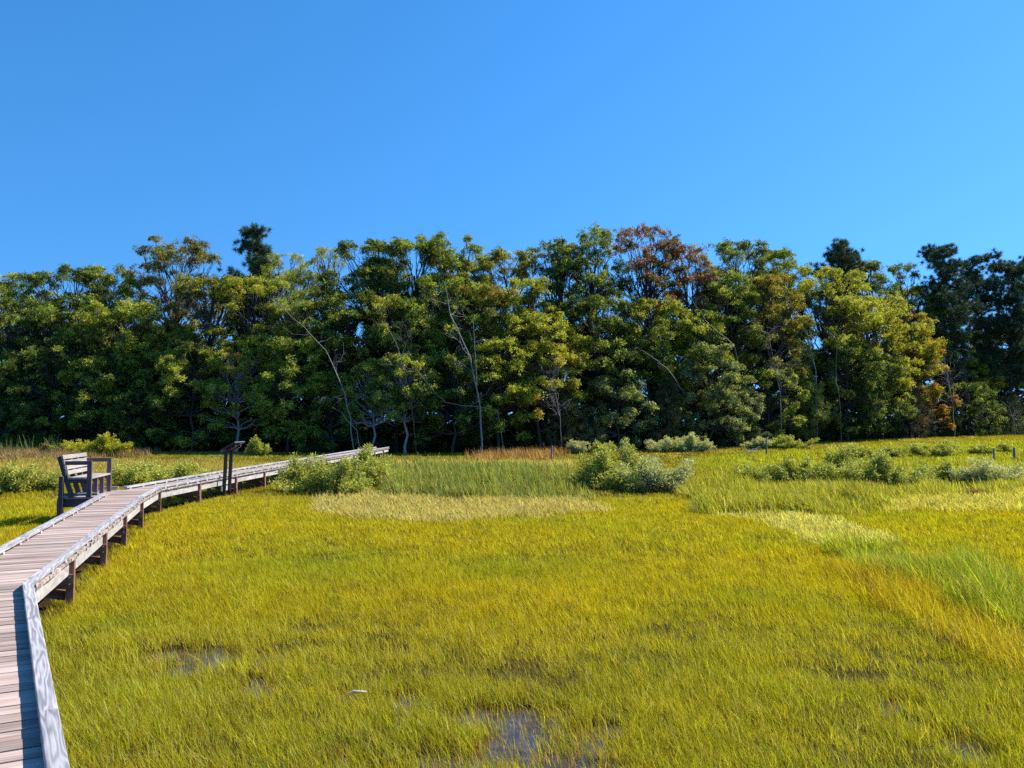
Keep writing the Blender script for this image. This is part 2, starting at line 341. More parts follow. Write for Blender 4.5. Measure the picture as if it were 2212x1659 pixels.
def grow(d0, d1, dens, quads2, seed, keep_fn=None):
    """blade positions in the wedge d0..d1 seen by the lens (a little wider), dens blades per square metre"""
    r = np.random.default_rng(seed); half = .74
    per = 22; n = int(dens * half * (d1 * d1 - d0 * d0)) // per; y = np.sqrt(r.uniform(d0 * d0, d1 * d1, n)); x = y * r.uniform(-half, half, n)
    sg = .045 + .0035 * y; ox = np.repeat(sg, per) * r.normal(0, 1, n * per); oy = np.repeat(sg, per) * r.normal(0, 1, n * per)
    global TUFT; TUFT = (np.repeat(r.normal(0, 1, n), per), ox / np.repeat(sg, per), oy / np.repeat(sg, per), np.repeat(r.normal(0, .12, n), per), np.repeat(r.uniform(.7, 1.2, n), per))
    return np.repeat(x, per) + ox, np.repeat(y, per) + oy, r
def style(x, y, r):
    n = len(x); px, py = to_px(x, y, gz(x, y) + .26)
    px = px + 26 * fnoise(x, y, 1.3, 5); py = py + (.0042 * FPX * fnoise(x, y, .8, 6))
    t = smooth((py - 1180) / 300)
    col = lerp(np.array([[.45, .39, .008]]), np.array([[.33, .33, .014]]), t[:, None])
    gn = fnoise(x, y, 3.2, 11)[:, None]; col = col + np.where(gn > 0, gn * np.array([[-.13, -.03, .004]]), -gn * np.array([[.07, .02, .0]]))
    h = lerp(.15, .15, smooth((py - 1000) / 160)) * np.ones(n)
    far = smooth((1085 - py) / 60)[:, None]; col = lerp(col, np.array([[.33, .30, .03]]) + .06 * gn, far)
    zone = np.zeros(n, int)
    for i, (k, poly) in enumerate(ZONES.items()):
        s = in_poly(px, py, poly); w = smooth(s / {'tongue': 34, 'orange': 26, 'reed': 12, 'tall': 18}.get(k, 5) + .5)
        ch = r.uniform(size=n) < w * {'rust': .45, 'orange': .42, 'weeds': .7, 'matted': .68, 'swirl': .85, 'tongue': .8}.get(k, 1)
        col[ch] = np.array(ZC[k]); h[ch] = ZH[k]; zone[ch] = i + 1
        if k == 'orange':
            br = ch & (fnoise(x, y, .7, 77) > .25) & (s < 14); col[br] = (.16, .085, .03)
    col = np.maximum(col, .004)
    return px, py, col, h, zone
def blades(x, y, h, wd, col, r, K, bend, flat, name, label, cat, mat, bias=(-.30, .05), tuft=None):
    n = len(x); z = gz(x, y) - .02
    az = r.uniform(0, 2 * np.pi, n); le = h * bend * np.abs(r.normal(0, 1, n)); L = np.stack([np.cos(az) * le + bias[0] * h * flat, np.sin(az) * le * .8 + bias[1] * h, np.zeros(n)], 1)
    L[:, 0] += h * (tuft[0] * .16 + tuft[2]); L[:, 1] += h * tuft[1] * .14
    # lodged (flattened) blades lie along a swirling direction
    wa = r.uniform(0, np.pi, n); wv = np.stack([np.cos(wa), np.sin(wa), np.zeros(n)], 1) * (wd / 2)[:, None]
    B = np.stack([x, y, z], 1); zz = np.array([[0, 0, 1.]])
    T = B + L + zz * (h * np.sqrt(np.clip(1 - (np.linalg.norm(L, axis=1) / np.maximum(h, 1e-4)) ** 2 * .6, .12, 1)))[:, None]
    Mi = B + L * .32 + zz * ((T[:, 2] - B[:, 2]) * .56)[:, None]
    if K == 2:
        V = np.stack([B - wv, B + wv, Mi + wv * .85, Mi - wv * .85, T + wv * .12, T - wv * .12], 1); me = np_mesh(name, V, 6, col, faces=[[0, 1, 2, 3], [3, 2, 4, 5]])
    else:
        V = np.stack([B - wv, B + wv, T + wv * .25, T - wv * .25], 1); me = np_mesh(name, V, 4, col)
    return me
ZI = {k: i + 1 for i, k in enumerate(ZONES)}
parts = []
def field(d0, d1, dens, wd_fn, K, seed):
    x, y, r = grow(d0, d1, dens, K, seed)
    px, py, col, h, zone = style(x, y, r)
    keep = walk_dist(x, y) > .22
    keep &= y < tree_d(px) + 2
    sh = (walk_dist(x, y) < .45); keep &= ~(sh & (r.uniform(size=len(x)) < .6))
    pd = puddle(x, y); cl = fnoise(x, y, .45, 19)
    keep &= r.uniform(size=len(x)) > np.clip(pd * 1.35 - .30, 0, .84)
    keep &= (cl + r.uniform(-.5, .9, len(x))) > np.where(y < 9, -.55, -.95)
    tv, ox, oy, tl, th = TUFT
    x, y, px, py, col, h, zone, pd, cl, tv, ox, oy, tl, th = [a[keep] for a in (x, y, px, py, col, h, zone, pd, cl, tv, ox, oy, tl, th)]; n = len(x)
    h = h * (1 + .22 * cl) * th * r.uniform(.55, 1.15, n)
    v = r.normal(0, 1, n)[:, None]
    rz = np.isin(zone, [ZI['reed'], ZI['tall'], ZI['tongue']]); h = np.where(rz, h * np.clip(.75 + .75 * fnoise(x, y, 1.6, 61), .2, 1.5), h)
    rt = rz & (r.uniform(size=n) < .16); col[rt] = (.50, .42, .14)
    col = col * np.exp(.33 * v + .20 * tv[:, None]) + r.normal(0, 1, (n, 1)) * np.array([[.035, -.012, 0]])
    dead = r.uniform(size=n) < np.where(zone == 0, .10, .06) + .25 * pd
    dc = np.array([[.34, .17, .05]]) * np.exp(r.normal(0, .35, (dead.sum(), 1))); col[dead] = dc
    pale = r.uniform(size=n) < np.where(y < 9, .13, .05); col[pale] = np.array([.55, .50, .16]) * np.exp(r.normal(0, .2, (pale.sum(), 1)))
    h[dead] *= .75
    col = np.clip(col, .004, .8); wd = wd_fn(y) * r.uniform(.7, 1.3, n)
    wd = np.where((zone == ZI['reed']) | (zone == ZI['tall']) | (zone == ZI['tongue']), wd * 1.5, np.where(np.isin(zone, [ZI['matted'], ZI['swirl'], ZI['strip'], ZI['haymid']]), wd * 1.8, wd))
    return x, y, h, wd, col, r, zone, (ox, oy, tl)
def put_grass(d0, d1, dens, wd_fn, K, seed):
    x, y, h, wd, col, r, zone, tf = field(d0, d1, dens, wd_fn, K, seed)
    flat = np.isin(zone, [ZI['matted'], ZI['swirl'], ZI['strip'], ZI['haymid']])
    out = {}
    reed = np.isin(zone, [ZI['reed'], ZI['tall'], ZI['tongue'], ZI['cattail']]); brown = np.isin(zone, [ZI['rust'], ZI['weeds']])
    for nm, mk in (('marsh_grass', ~flat & ~reed & ~brown), ('flattened_grass', flat), ('reeds', reed), ('dry_weeds', brown)):
        if mk.any():
            b = .30 if nm != 'flattened_grass' else 1.5
            hh = h[mk] * (2.6 if nm == 'flattened_grass' else 1); 
            out[nm] = blades(x[mk], y[mk], hh if nm != 'flattened_grass' else hh, wd[mk], col[mk], r, K, b * (.8 if nm == 'flattened_grass' else 1), 1.0 if nm != 'flattened_grass' else 1.2, nm, '', '', M_grass, tuft=[q[mk] for q in tf])
    return out
GR = {}
for args in ((4.6, 7.0, 7000, lambda d: .0042 + 0 * d, 2, 1), (7.0, 13.0, 3800, lambda d: .0045 + .0002 * (d - 7), 2, 2), (13.0, 24.0, 1700, lambda d: .0075 + .0007 * (d - 13), 2, 3), (24.0, 44.0, 380, lambda d: .015 + .0009 * (d - 24), 1, 4), (44.0, 105.0, 120, lambda d: .033 + .0008 * (d - 44), 1, 5)):
    for k, me in put_grass(*args).items(): GR.setdefault(k, []).append(me)
GL = dict(marsh_grass=('yellow green marsh grass covering the open meadow', 'grass'), flattened_grass=('pale straw coloured grass lying flat in patches', 'grass'),
          reeds=('taller green reeds along the creek across the meadow', 'reeds'), dry_weeds=('brown dry weeds along the foot of the wood', 'weeds'))
def join_meshes(name, mes):
    if len(mes) == 1: return mes[0]
    obs = [bpy.data.objects.new(name, m) for m in mes]
    V = []; F = []; LS = []; CO = []; off = 0; lo = 0
    for m in mes:
        v = np.empty(len(m.vertices) * 3, np.float32); m.vertices.foreach_get('co', v); V.append(v)
        l = np.empty(len(m.loops), np.int32); m.loops.foreach_get('vertex_index', l); F.append(l + off)
        c = np.empty(len(m.vertices) * 4, np.float32); m.color_attributes['Col'].data.foreach_get('color', c); CO.append(c)
        off += len(m.vertices)
    V = np.concatenate(V); F = np.concatenate(F); CO = np.concatenate(CO)
    me = bpy.data.meshes.new(name); me.vertices.add(len(V) // 3); me.vertices.foreach_set('co', V); me.loops.add(len(F)); me.loops.foreach_set('vertex_index', F)
    me.polygons.add(len(F) // 4); me.polygons.foreach_set('loop_start', np.arange(len(F) // 4, dtype=np.int32) * 4)
    a = me.color_attributes.new('Col', 'FLOAT_COLOR', 'POINT'); a.data.foreach_set('color', CO); me.update(calc_edges=True)
    for o in obs: bpy.data.objects.remove(o)
    for m in mes: bpy.data.meshes.remove(m)
    return me
for k, mes in GR.items(): tag(link(k, join_meshes(k, mes), M_grass), GL[k][0], GL[k][1], kind='stuff')

# ------------------------------------------------------------------ boardwalk
random.seed(3)
DZ, BT = .65, .038
walk = empty('boardwalk', (float(RP[0][0]), float(RP[0][1]), 0), 'weathered wooden boardwalk on short posts curving across the marsh to the wood', 'boardwalk')
WL = Vector(walk.location)
def wpart(mb, name, mat, bevel=0, parent=None):
    off = WL if parent is None or parent is walk else WL
    for i, v in enumerate(mb.v): mb.v[i] = v - WL
    o = mb.build(name, mat, parent or walk, bevel=bevel); return o
def v3(p, z): return Vector((float(p[0]), float(p[1]), z))
# decking: boards fanned between the two edges, one mesh
mb = MB()
for a, b, c, d in zip(RP[:-1], RP[1:], LP[:-1], LP[1:]):
    n = max(1, round(np.linalg.norm((a + c) / 2 - (b + d) / 2) / .150))
    for k in range(n):
        t0, t1 = (k + .045) / n, (k + .955) / n
        j = random.uniform(-.008, .008); zz = random.uniform(-.003, .003)
        q = [lerp(a, b, t0), lerp(c, d, t0), lerp(c, d, t1), lerp(a, b, t1)]
        e = unit(q[0] - q[1]); q[0] = q[0] + e * j; q[3] = q[3] + e * j
        pts = [v3(p, DZ - BT + zz) for p in q] + [v3(p, DZ + zz) for p in q]
        mb.hexa(pts, random.choice((.72, .86, 1, 1.06, 1.16)) * random.uniform(.92, 1.08))
# alcove decking under the bench
LA, LB = LP[2] + (LP[3] - LP[2]) * 0.0, LP[3]
LA = np.array([-8.98, 17.48]) * KS; LB = np.array([-9.40, 19.28]) * KS
au = unit(LB - LA); av = np.array([-au[1], au[0]]); AD = .92
nb = 12
for k in range(nb):
    t0, t1 = (k + .04) / nb, (k + .96) / nb
    q = [lerp(LA, LB, t0) - av * .02, lerp(LA, LB, t0) + av * AD, lerp(LA, LB, t1) + av * AD, lerp(LA, LB, t1) - av * .02]
    zz = -.004 + random.uniform(-.003, .003)
    mb.hexa([v3(p, DZ - BT + zz) for p in q] + [v3(p, DZ + zz) for p in q], random.uniform(.85, 1.1))
wpart(mb, 'decking', M_deck)
RW, RH, BH = .092, .052, .034
def rail_run(pts, side, tint=1.0):
    """kerb rail along an edge polyline (outer edge), in lengths of timber, on small spacer blocks"""
    inner = offset_line(pts, RW * side)
    for i in range(len(pts) - 1):
        a, b, c, d = pts[i], pts[i + 1], inner[i], inner[i + 1]; L = np.linalg.norm(b - a); n = max(1, round(L / 3.66))
        for k in range(n):
            t0, t1 = k / n + (.002 / L if k else 0), (k + 1) / n
            q = [lerp(a, b, t0), lerp(c, d, t0), lerp(c, d, t1), lerp(a, b, t1)]; zz = random.uniform(-.003, .003)
            m = MB(); order = [q[0], q[3], q[2], q[1]]
            m.hexa([v3(p, DZ + BH) for p in order] + [v3(p, DZ + BH + RH + zz) for p in order], tint * random.uniform(.9, 1.08))
            ro = wpart(m, 'rail', M_grey, .005)
            s0, s1 = t0 * L, t1 * L; y0 = lerp(a, b, t0)[1]
            if (lerp(a, b, t1))[1] < 0: continue
            st = .62 if y0 < 34 else 1.25; nbk = max(2, int((s1 - s0) / st))
            bm = MB()
            for j in range(nbk):
                tt = (s0 + .2 + (s1 - s0 - .4) * j / (nbk - 1)) / L; cpt = (lerp(a, b, tt) + lerp(c, d, tt)) / 2; e = unit(b - a)
                one = MB(); one.box(v3(cpt, DZ + BH / 2), (*e, 0), (-e[1], e[0], 0), (0, 0, 1), .09, RW * .96, BH - .001, random.uniform(.8, 1.1))
                wpart(one, 'spacer_block', M_fascia, 0, ro)
rail_run(RP, 1)
i_a = LA - au * 0.0
rail_run([LP[0], LP[1], LA], -1)
rail_run([LB, LP[4], LP[5]], -1)
rail_run([LA + av * .10 - au * 0, LA + av * AD], -1, .8); rail_run([LB + av * AD, LB + av * .10], -1, .8)
# fascia boards under the deck edge
def fascia(pts, side, inset=.06, h=.19, name='stringer', mat=None):
    o1 = offset_line(pts, inset * side); o2 = offset_line(pts, (inset + .04) * side)
    for i in range(len(pts) - 1):
        q = [o1[i], o1[i + 1], o2[i + 1], o2[i]]; m = MB(); top = DZ - BT - .002
        if np.linalg.norm(q[1] - q[0]) > 6:
            n = round(np.linalg.norm(q[1] - q[0]) / 3.66)
        else: n = 1
        for k in range(n):
            m = MB(); t0, t1 = k / n + (.001 if k else 0), (k + 1) / n
            qq = [lerp(q[0], q[1], t0), lerp(q[0], q[1], t1), lerp(q[3], q[2], t1), lerp(q[3], q[2], t0)]
            m.hexa([v3(p, top - h) for p in qq] + [v3(p, top) for p in qq], random.uniform(.92, 1.06)); wpart(m, name, mat or M_fascia)
fascia(RP, 1); fascia([LP[0], LP[1], LA], -1); fascia([LB, LP[4], LP[5]], -1)
fascia([LA, LA + av * AD], -1, mat=M_bdark); fascia([LB + av * AD, LB], -1, mat=M_bdark); fascia([LA + av * AD, LB + av * AD], -1, mat=M_bdark)  # bay fascia in the dark timber, its shade put into the colour
# posts and bents
def edge_at_px(sx, lo=0):
    """place on the right edge seen at photo column sx (3848 px wide picture)"""
    tx = sx * 2212 / 3848; best = None
    for i in range(1, len(RP) - 1):
        for t in np.linspace(0, 1, 400):
            p = lerp(RP[i], RP[i + 1], t); e = abs(to_px(p[0], p[1], .6)[0] - tx)
            if best is None or e < best[0]: best = (e, p, unit(RP[i + 1] - RP[i]))
    return best[1], best[2]
bents = [edge_at_px(x) for x in (283, 404, 478, 540, 606, 755, 891, 999)]
ys = 31.0
for k in range(8):
    t = (ys - RP[4][1]) / (RP[5][1] - RP[4][1]); bents.append((lerp(RP[4], RP[5], t), unit(RP[5] - RP[4]))); ys += 2.9
for s in (3.2, 5.6, 8.0, 10.4): bents.append((RP[0] + d0 * s, d0))
for p, e in bents:
    nrm = np.array([-e[1], e[0]]); g0 = float(gz(*p)); ptop = DZ - BT - .003
    pr = p + nrm * .047; pl = p + nrm * (WID - .047)
    for q, sg in ((pr, 1), (pl, -1)):
        m = MB(); m.box(v3(q, (ptop + g0 - .5) / 2), (0, 0, 1), (*e, 0), (*nrm, 0), ptop - g0 + .5, .092, .09, random.uniform(.8, 1.25))
        po = wpart(m, 'post', M_post, .004)
        if p[1] < 22:
            for zb in (.39, .31):
                bm = MB(); f = v3(q, zb) - Vector((*e, 0)) * .088; bm.tube([f, f - Vector((*e, 0)) * .014], [.013, .011], 8); wpart(bm, 'bolt', M_steel, 0, po)
    f = -e * .066
    m = MB(); m.beam(v3(pr + f - nrm * .05, .345), v3(pl + f + nrm * .05, .345), .038, .17, tint=.9); wpart(m, 'cross_beam', M_post)
    m = MB(); m.beam(v3(pr - f - nrm * .03, .13), v3(pl - f + nrm * .02, .33), .038, .12, tint=.8); wpart(m, 'brace', M_post)
for q in (LA + av * (AD - .05), LB + av * (AD - .05)):
    m = MB(); m.box(v3(q, .05), (0, 0, 1), (*au, 0), (*av, 0), 1.1, .09, .09, .9); wpart(m, 'post', M_post)

# ------------------------------------------------------------------ bench in the bay of the boardwalk
bu = np.array([-.222, .975]); bv = np.array([-.975, -.222])
BN = np.array([-9.47, 17.86]); BL = 1.62
bench = empty('bench', (*BN, DZ), 'slatted wooden bench with armrests in the bay of the boardwalk', 'bench')
U = Vector((*bu, 0)); Vv = Vector((*bv, 0)); Zz = Vector((0, 0, 1))
def bp(s, d, z): return U * (s * BL) + Vv * d + Zz * z
def bpart(name, mat, *bx, bevel=.004, parent=None):
    m = MB()
    for b in bx: m.beam(*b)
    return m.build(name, mat, parent or bench, bevel=bevel)
SEAT, ARM, TOP, D2 = .445, .81, .94, .50
def back_d(z): return .36 + (z) * .24                    # uprights lean back as they rise
for s in (0, 1):                                           # armrest frames
    bpart('front_leg', M_bdark, (bp(s, 0, 0), bp(s, 0, ARM), .075, .095, Vv, .85))
    bpart('armrest', M_bdark, (bp(s, -.03, ARM + .001 - .045), bp(s, back_d(ARM), ARM - .045), .07, .088, Zz, .8))
for s in (.345, .665):
    bpart('front_leg', M_bdark, (bp(s, .02, 0), bp(s, .02, SEAT - .04), .07, .09, Vv, .95))
for s in (0.02, .345, .665, .98):
    bpart('back_upright', M_bdark, (bp(s, back_d(0), 0), bp(s, back_d(TOP - .03) + .055, TOP - .03), .05, .10, Vv, .75))
for s in (-.045, 1.045):
    bpart('back_post', M_bdark, (bp(s, D2 + .05, -.95), bp(s, D2 + .05, SEAT + .03), .09, .09, Vv, .7))
for s in (0.0, .345, .665, 1.0):
    bpart('seat_bearer', M_bdark, (bp(s + (.03 if s == 0 else -.03 if s == 1 else .03), .03, SEAT - .085), bp(s + (.03 if s == 0 else -.03 if s == 1 else .03), D2 - .02, SEAT - .085), .04, .085, Zz, .7))
m = MB()
for k in range(5):
    d = .0 + .097 * k; m.beam(bp(-.035 if k else .03, d, SEAT - .02), bp(1.035 if k else .97, d, SEAT - .02), .085, .04, tint=random.uniform(.9, 1.1))
m.build('seat', M_bench, bench, bevel=.004)
m = MB()
for z in (.55, .665, .775, .895):
    d = back_d(z) - .0; up = (Zz + Vv * .24).normalized(); m.beam(bp(-.04, d - .025, z), bp(1.04, d - .025, z), .038, .092, up, random.uniform(.92, 1.1))
m.build('backrest', M_bench, bench, bevel=.004)

# ------------------------------------------------------------------ information sign beside the boardwalk
sp0, se = edge_at_px(838); sn = np.array([se[1], -se[0]])
sbase = sp0 + sn * .11
sign = empty('information_sign', (*sbase, 0), 'black angled information panel on two posts beside the boardwalk', 'sign')
E3 = Vector((*se, 0)); N3 = Vector((*sn, 0))
for s in (-.215, .215):
    m = MB(); m.beam(E3 * s + Zz * .12, E3 * s + N3 * .05 + Zz * 1.47, .07, .095, N3, 1.0); m.build('post', M_black, sign, bevel=.006)
    m = MB(); m.beam(E3 * s + N3 * -.02 + Zz * 1.425, E3 * s + N3 * .34 + Zz * 1.63, .10, .07, Zz); br = m.build('bracket', M_black, sign, bevel=.004)
    for d in (.24, .31):
        m = MB(); c = E3 * (s) + N3 * (d - .02) + Zz * (1.47 + (d) * .57 - .05); m.tube([c, c + (N3 * .5 - Zz * .86) * .02], [.014, .012], 8); m.build('bolt', M_steel, br)
m = MB(); up = (Zz * .87 - N3 * .5).normalized()
m.beam(N3 * .16 - E3 * .43 + Zz * 1.60, N3 * .16 + E3 * .43 + Zz * 1.60, .50, .035, up); m.build('frame', M_black, sign, bevel=.005)
m = MB(); m.beam(N3 * .149 - E3 * .40 + Zz * 1.620, N3 * .149 + E3 * .40 + Zz * 1.620, .46, .004, up); m.build('panel', M_panel, sign)
m = MB(); m.beam(N3 * .378 - E3 * .43 + Zz * 1.738, N3 * .378 + E3 * .43 + Zz * 1.738, .012, .028, up); m.build('edge_highlight', M_steel, sign)  # steel strip stands in for the highlight along the panel's top edge
m = MB(); m.beam(E3 * -.3 + N3 * -.045 + Zz * .34, E3 * .3 + N3 * -.045 + Zz * .34, .04, .14, Zz); m.build('mounting_plank', M_fascia, sign)

# ------------------------------------------------------------------ trees
def rot_toward(a, b, t): return unit(a * (1 - t) + b * t)
def spray_leaves(Cs, Rs, Ns, per, ll, lw, r, flat=.28):
    """Cs (n,3) spray centres with radius Rs, outward normals Ns; per leaves each"""
    n = len(Cs); k = per; Cn = np.repeat(Cs, k, 0); Rn = np.repeat(Rs, k); Nn = np.repeat(Ns, k, 0)
    q = r.normal(size=(n * k, 3)); q = unit(q) * (r.uniform(0, 1, (n * k, 1)) ** .45) * Rn[:, None]
    qn = (q * Nn).sum(1, keepdims=True); q = q - Nn * qn * (1 - flat)
    P = Cn + q + r.normal(0, .05, (n * k, 3))
    Nl = unit(Nn * .55 + unit(r.normal(size=(n * k, 3))) * .9)
    L = ll * r.uniform(.6, 1.35, n * k); return leaves(P, Nl, L, L * lw * r.uniform(.8, 1.2, n * k), r)
def colours(base, n, per, r, hue=.0, accent=None, afrac=0., var=.25):
    c = np.array(base)[None] * np.exp(r.normal(0, var * 1.0, (n, 1))) ; c = c + r.normal(0, 1, (n, 1)) * np.array([[.02, .004, -.003]]) * (1 + hue)
    if accent is not None:
        a = r.uniform(size=n) < afrac; c[a] = np.array(accent)[None] * np.exp(r.normal(0, .25, (a.sum(), 1)))
    c = np.repeat(c, per, 0); c = c * np.exp(r.normal(0, var, (len(c), 1))) + r.normal(0, 1, (len(c), 1)) * np.array([[.012, .0, 0]])
    return np.clip(c, .004, .6)
def curve_pts(a, b, r, n=6, sag=.0, wob=.08):
    a = np.array(a, float); b = np.array(b, float); L = np.linalg.norm(b - a); t = np.linspace(0, 1, n)[:, None]
    P = a * (1 - t) + b * t; P[1:-1] += r.normal(0, wob * L / 2, (n - 2, 3)); P[:, 2] += sag * L * np.sin(np.pi * t[:, 0]); return P
def broadleaf(H, Wd, seed, col, zb=.25, nl=22, per=34, ll=.17, sparse=1.0, accent=None, afrac=0., bark=None, lean=(0, 0), name='oak_tree', depth=.8, open_=.0, lobe=.20):
    """trunk with limbs to each lobe of leaves; every lobe is a cushion of leaf sprays. H height, Wd half width"""
    r = np.random.default_rng(seed); random.seed(seed)
    zc0, zc1 = H * zb, H
    # lobes: spread over an egg shaped envelope, uneven in size
    L = []; tries = 0; Dp = Wd * depth
    while len(L) < nl and tries < 4000:
        tries += 1
        u = r.uniform(); z = zc0 + (zc1 - zc0) * (u ** .8)
        prof = max(0.02, 1 - abs((z - (zc0 + .42 * (zc1 - zc0))) / (.62 * (zc1 - zc0))) ** 2.6) ** .5
        rad = r.uniform(.6, 1.35) * lobe * (Wd * .5 + (zc1 - zc0) * .25)
        a = r.uniform(0, 2 * np.pi); q = math.sqrt(r.uniform(.12, 1.)) * max(0.05, prof * 1.12 - .3 * rad / Wd)
        c = np.array([math.cos(a) * q * Wd, math.sin(a) * q * Dp, min(z, zc1 - rad * .7)])
        if all(np.linalg.norm((c - l[0])) > .50 * (rad + l[1]) for l in L): L.append((c, rad))
    top = max(L, key=lambda l: l[0][2]); dz = (zc1 - top[1] * .7) - top[0][2]; L = [(c + np.array([0, 0, dz * smooth((c[2] - zc0) / (zc1 - zc0))]), q) for c, q in L]
    Cs, Ns, Rs = [], [], []
    ctr = np.array([0, 0, zc0 + .35 * (zc1 - zc0)])
    for c, rad in L:
        ns = int(36 * sparse * (rad / 1.0) ** 1.8) + 6
        d = unit(r.normal(size=(ns, 3)) + np.array([0, 0, .35]) + .35 * unit(c - ctr)[None]); q = r.uniform(.35, 1.1, (ns, 1)) * (1 + .5 * (r.uniform(size=(ns, 1)) < .22) * r.uniform(.4, 1.3, (ns, 1)))
        sq = np.array([r.uniform(.9, 1.45), r.uniform(.9, 1.3), r.uniform(.5, .85)]); Cs.append(c + d * q * rad * sq); Ns.append(unit(d * .6 + np.array([0, 0, .5]) + .45 * r.normal(size=(ns, 3)))); Rs.append(r.uniform(.18, .46, ns))
    Cs = np.concatenate(Cs); Ns = np.concatenate(Ns); Rs = np.concatenate(Rs)
    V = spray_leaves(Cs, Rs, Ns, per, ll, .62, r); cc = colours(col, len(Cs), per, r, 0, accent, afrac, .40)
    crown = np_mesh('crown', V.reshape(-1, 3), 4, cc)
    mb = MB(); lx, ly = lean; tr = .012 * H + .03
    tp = curve_pts((0, 0, -.3), (lx * H, ly * H, H * .82), r, 8, 0, .035); rads = np.linspace(tr, tr * .25, 8); rads[0] *= 1.35; mb.tube(tp, rads, 8)
    for c, rad in L:
        k = int(np.clip(np.searchsorted(tp[:, 2], c[2] * .62), 1, 6)); a = tp[k]
        P = curve_pts(a, c + np.array([0, 0, -.1]), r, 6, .04, .10); mb.tube(P, np.linspace(rads[k] * .62, .018, 6), 5)
        for _ in range(2):
            e = c + unit(r.normal(size=3) + np.array([0, 0, .5])) * rad * .85; k2 = r.integers(2, 5); mb.tube(curve_pts(P[k2], e, r, 4, .05, .12), np.linspace(.03, .009, 4), 4)
    return mb.mesh('trunk', True), crown
def pine(H, Wd, seed, col, zb=.35, nw=11, young=False):
    r = np.random.default_rng(seed); random.seed(seed); mb = MB()
    tp = curve_pts((0, 0, -.3), (r.uniform(-.4, .4), 0, H * .95), r, 9, 0, .02); tr = .014 * H + .03; rads = np.linspace(tr, .03, 9); mb.tube(tp, rads, 8)
    Cs = []; Dn = []
    for w in range(nw):
        f = w / (nw - 1); z0 = H * (zb + (.97 - zb) * f); nb = r.integers(4, 7)
        rw = Wd * (math.sin(math.pi * (.22 + .62 * f)) ** .7 if not young else (1.05 - .92 * f)) * r.uniform(.7, 1.15)
        for b in range(nb):
            a = r.uniform(0, 2 * np.pi); Lb = rw * r.uniform(.5, 1.15); z = min(H * .97, z0 + r.uniform(-.5, .5) * H * (.97 - zb) / nw * 1.6); s = np.array([np.interp(z, tp[:, 2], tp[:, 0]), np.interp(z, tp[:, 2], tp[:, 1]), z])
            e = s + np.array([math.cos(a) * Lb, math.sin(a) * Lb, Lb * r.uniform(.05, .42)]); P = curve_pts(s, e, r, 6, -.06, .07); mb.tube(P, np.linspace(.055, .014, 6), 5)
            for k in range(int(6 + Lb * 6.5)):
                t = r.uniform(.38, 1.03); q = s * (1 - t) + e * t + r.normal(0, .18 + .12 * Lb, 3) * np.array([1, 1, .8]) + np.array([0, 0, .10]); Cs.append(q)
                if k % 3 == 0: mb.tube([P[4], (P[4] + q) / 2 + r.normal(0, .05, 3), q], [.018, .012, .007], 4)
    for _ in range(10): Cs.append(np.array([tp[-1][0], 0, H]) + r.normal(0, .3, 3) * np.array([1, 1, .7]) - np.array([0, 0, .25]))
    for _ in range(5 if not young else 0):                 # dead stubs low on the trunk
        z = H * r.uniform(.12, zb); a = r.uniform(0, 6.28); Lb = r.uniform(.6, 1.8); s = np.array([0, 0, z]); e = s + np.array([math.cos(a) * Lb, math.sin(a) * Lb, r.uniform(-.2, .4)]); mb.tube(curve_pts(s, e, r, 5, 0, .1), np.linspace(.035, .008, 5), 4)
    Cs = np.array(Cs); n = len(Cs); k = 64
    d = unit(r.normal(size=(n * k, 3)) + np.array([0, 0, .55])); Ln = r.uniform(.16, .40, n * k)
    B = np.repeat(Cs, k, 0) + d * .04; T = B + d * Ln[:, None]; w = unit(np.cross(d, r.normal(size=(n * k, 3)))) * .019
    V = np.stack([B - w, B + w, T + w * .35, T - w * .35], 1); cc = colours(col, n, k, r, 0, None, 0, .22)
    return mb.mesh('trunk', True), np_mesh('crown', V, 4, cc)
def cedar(H, Wd, seed, col):
    r = np.random.default_rng(seed); random.seed(seed); mb = MB(); tp = curve_pts((0, 0, -.3), (0, 0, H * .93), r, 7, 0, .015); mb.tube(tp, np.linspace(.11, .02, 7), 7)
    n = int(70 * H); z = H * r.uniform(.03, 1, n) ** .9; a = r.uniform(0, 6.283, n); rr = Wd * np.clip(1.08 - (z / H) ** 1.5, .05, 1) * np.sqrt(r.uniform(.15, 1.05, n)) * (1 + .22 * np.sin(3 * a + z * 2))
    Cs = np.stack([np.cos(a) * rr, np.sin(a) * rr, z], 1); k = 40
    for i in range(0, n, 9): mb.tube([(0, 0, z[i] * .85), Cs[i] * np.array([.55, .55, 1]) - np.array([0, 0, .05]), Cs[i]], [.022, .013, .006], 4)
    out = unit(np.stack([np.cos(a), np.sin(a), np.full(n, 1.1)], 1)); d = unit(np.repeat(out, k, 0) + r.normal(0, .55, (n * k, 3)))
    B = np.repeat(Cs, k, 0) + r.normal(0, .10, (n * k, 3)); T = B + d * r.uniform(.07, .17, n * k)[:, None]; w = unit(np.cross(d, r.normal(size=(n * k, 3)))) * .014
    V = np.stack([B - w, B + w, T + w * .4, T - w * .4], 1); cc = colours(col, n, k, r, 0, None, 0, .25)
    return mb.mesh('trunk', True), np_mesh('crown', V, 4, cc)
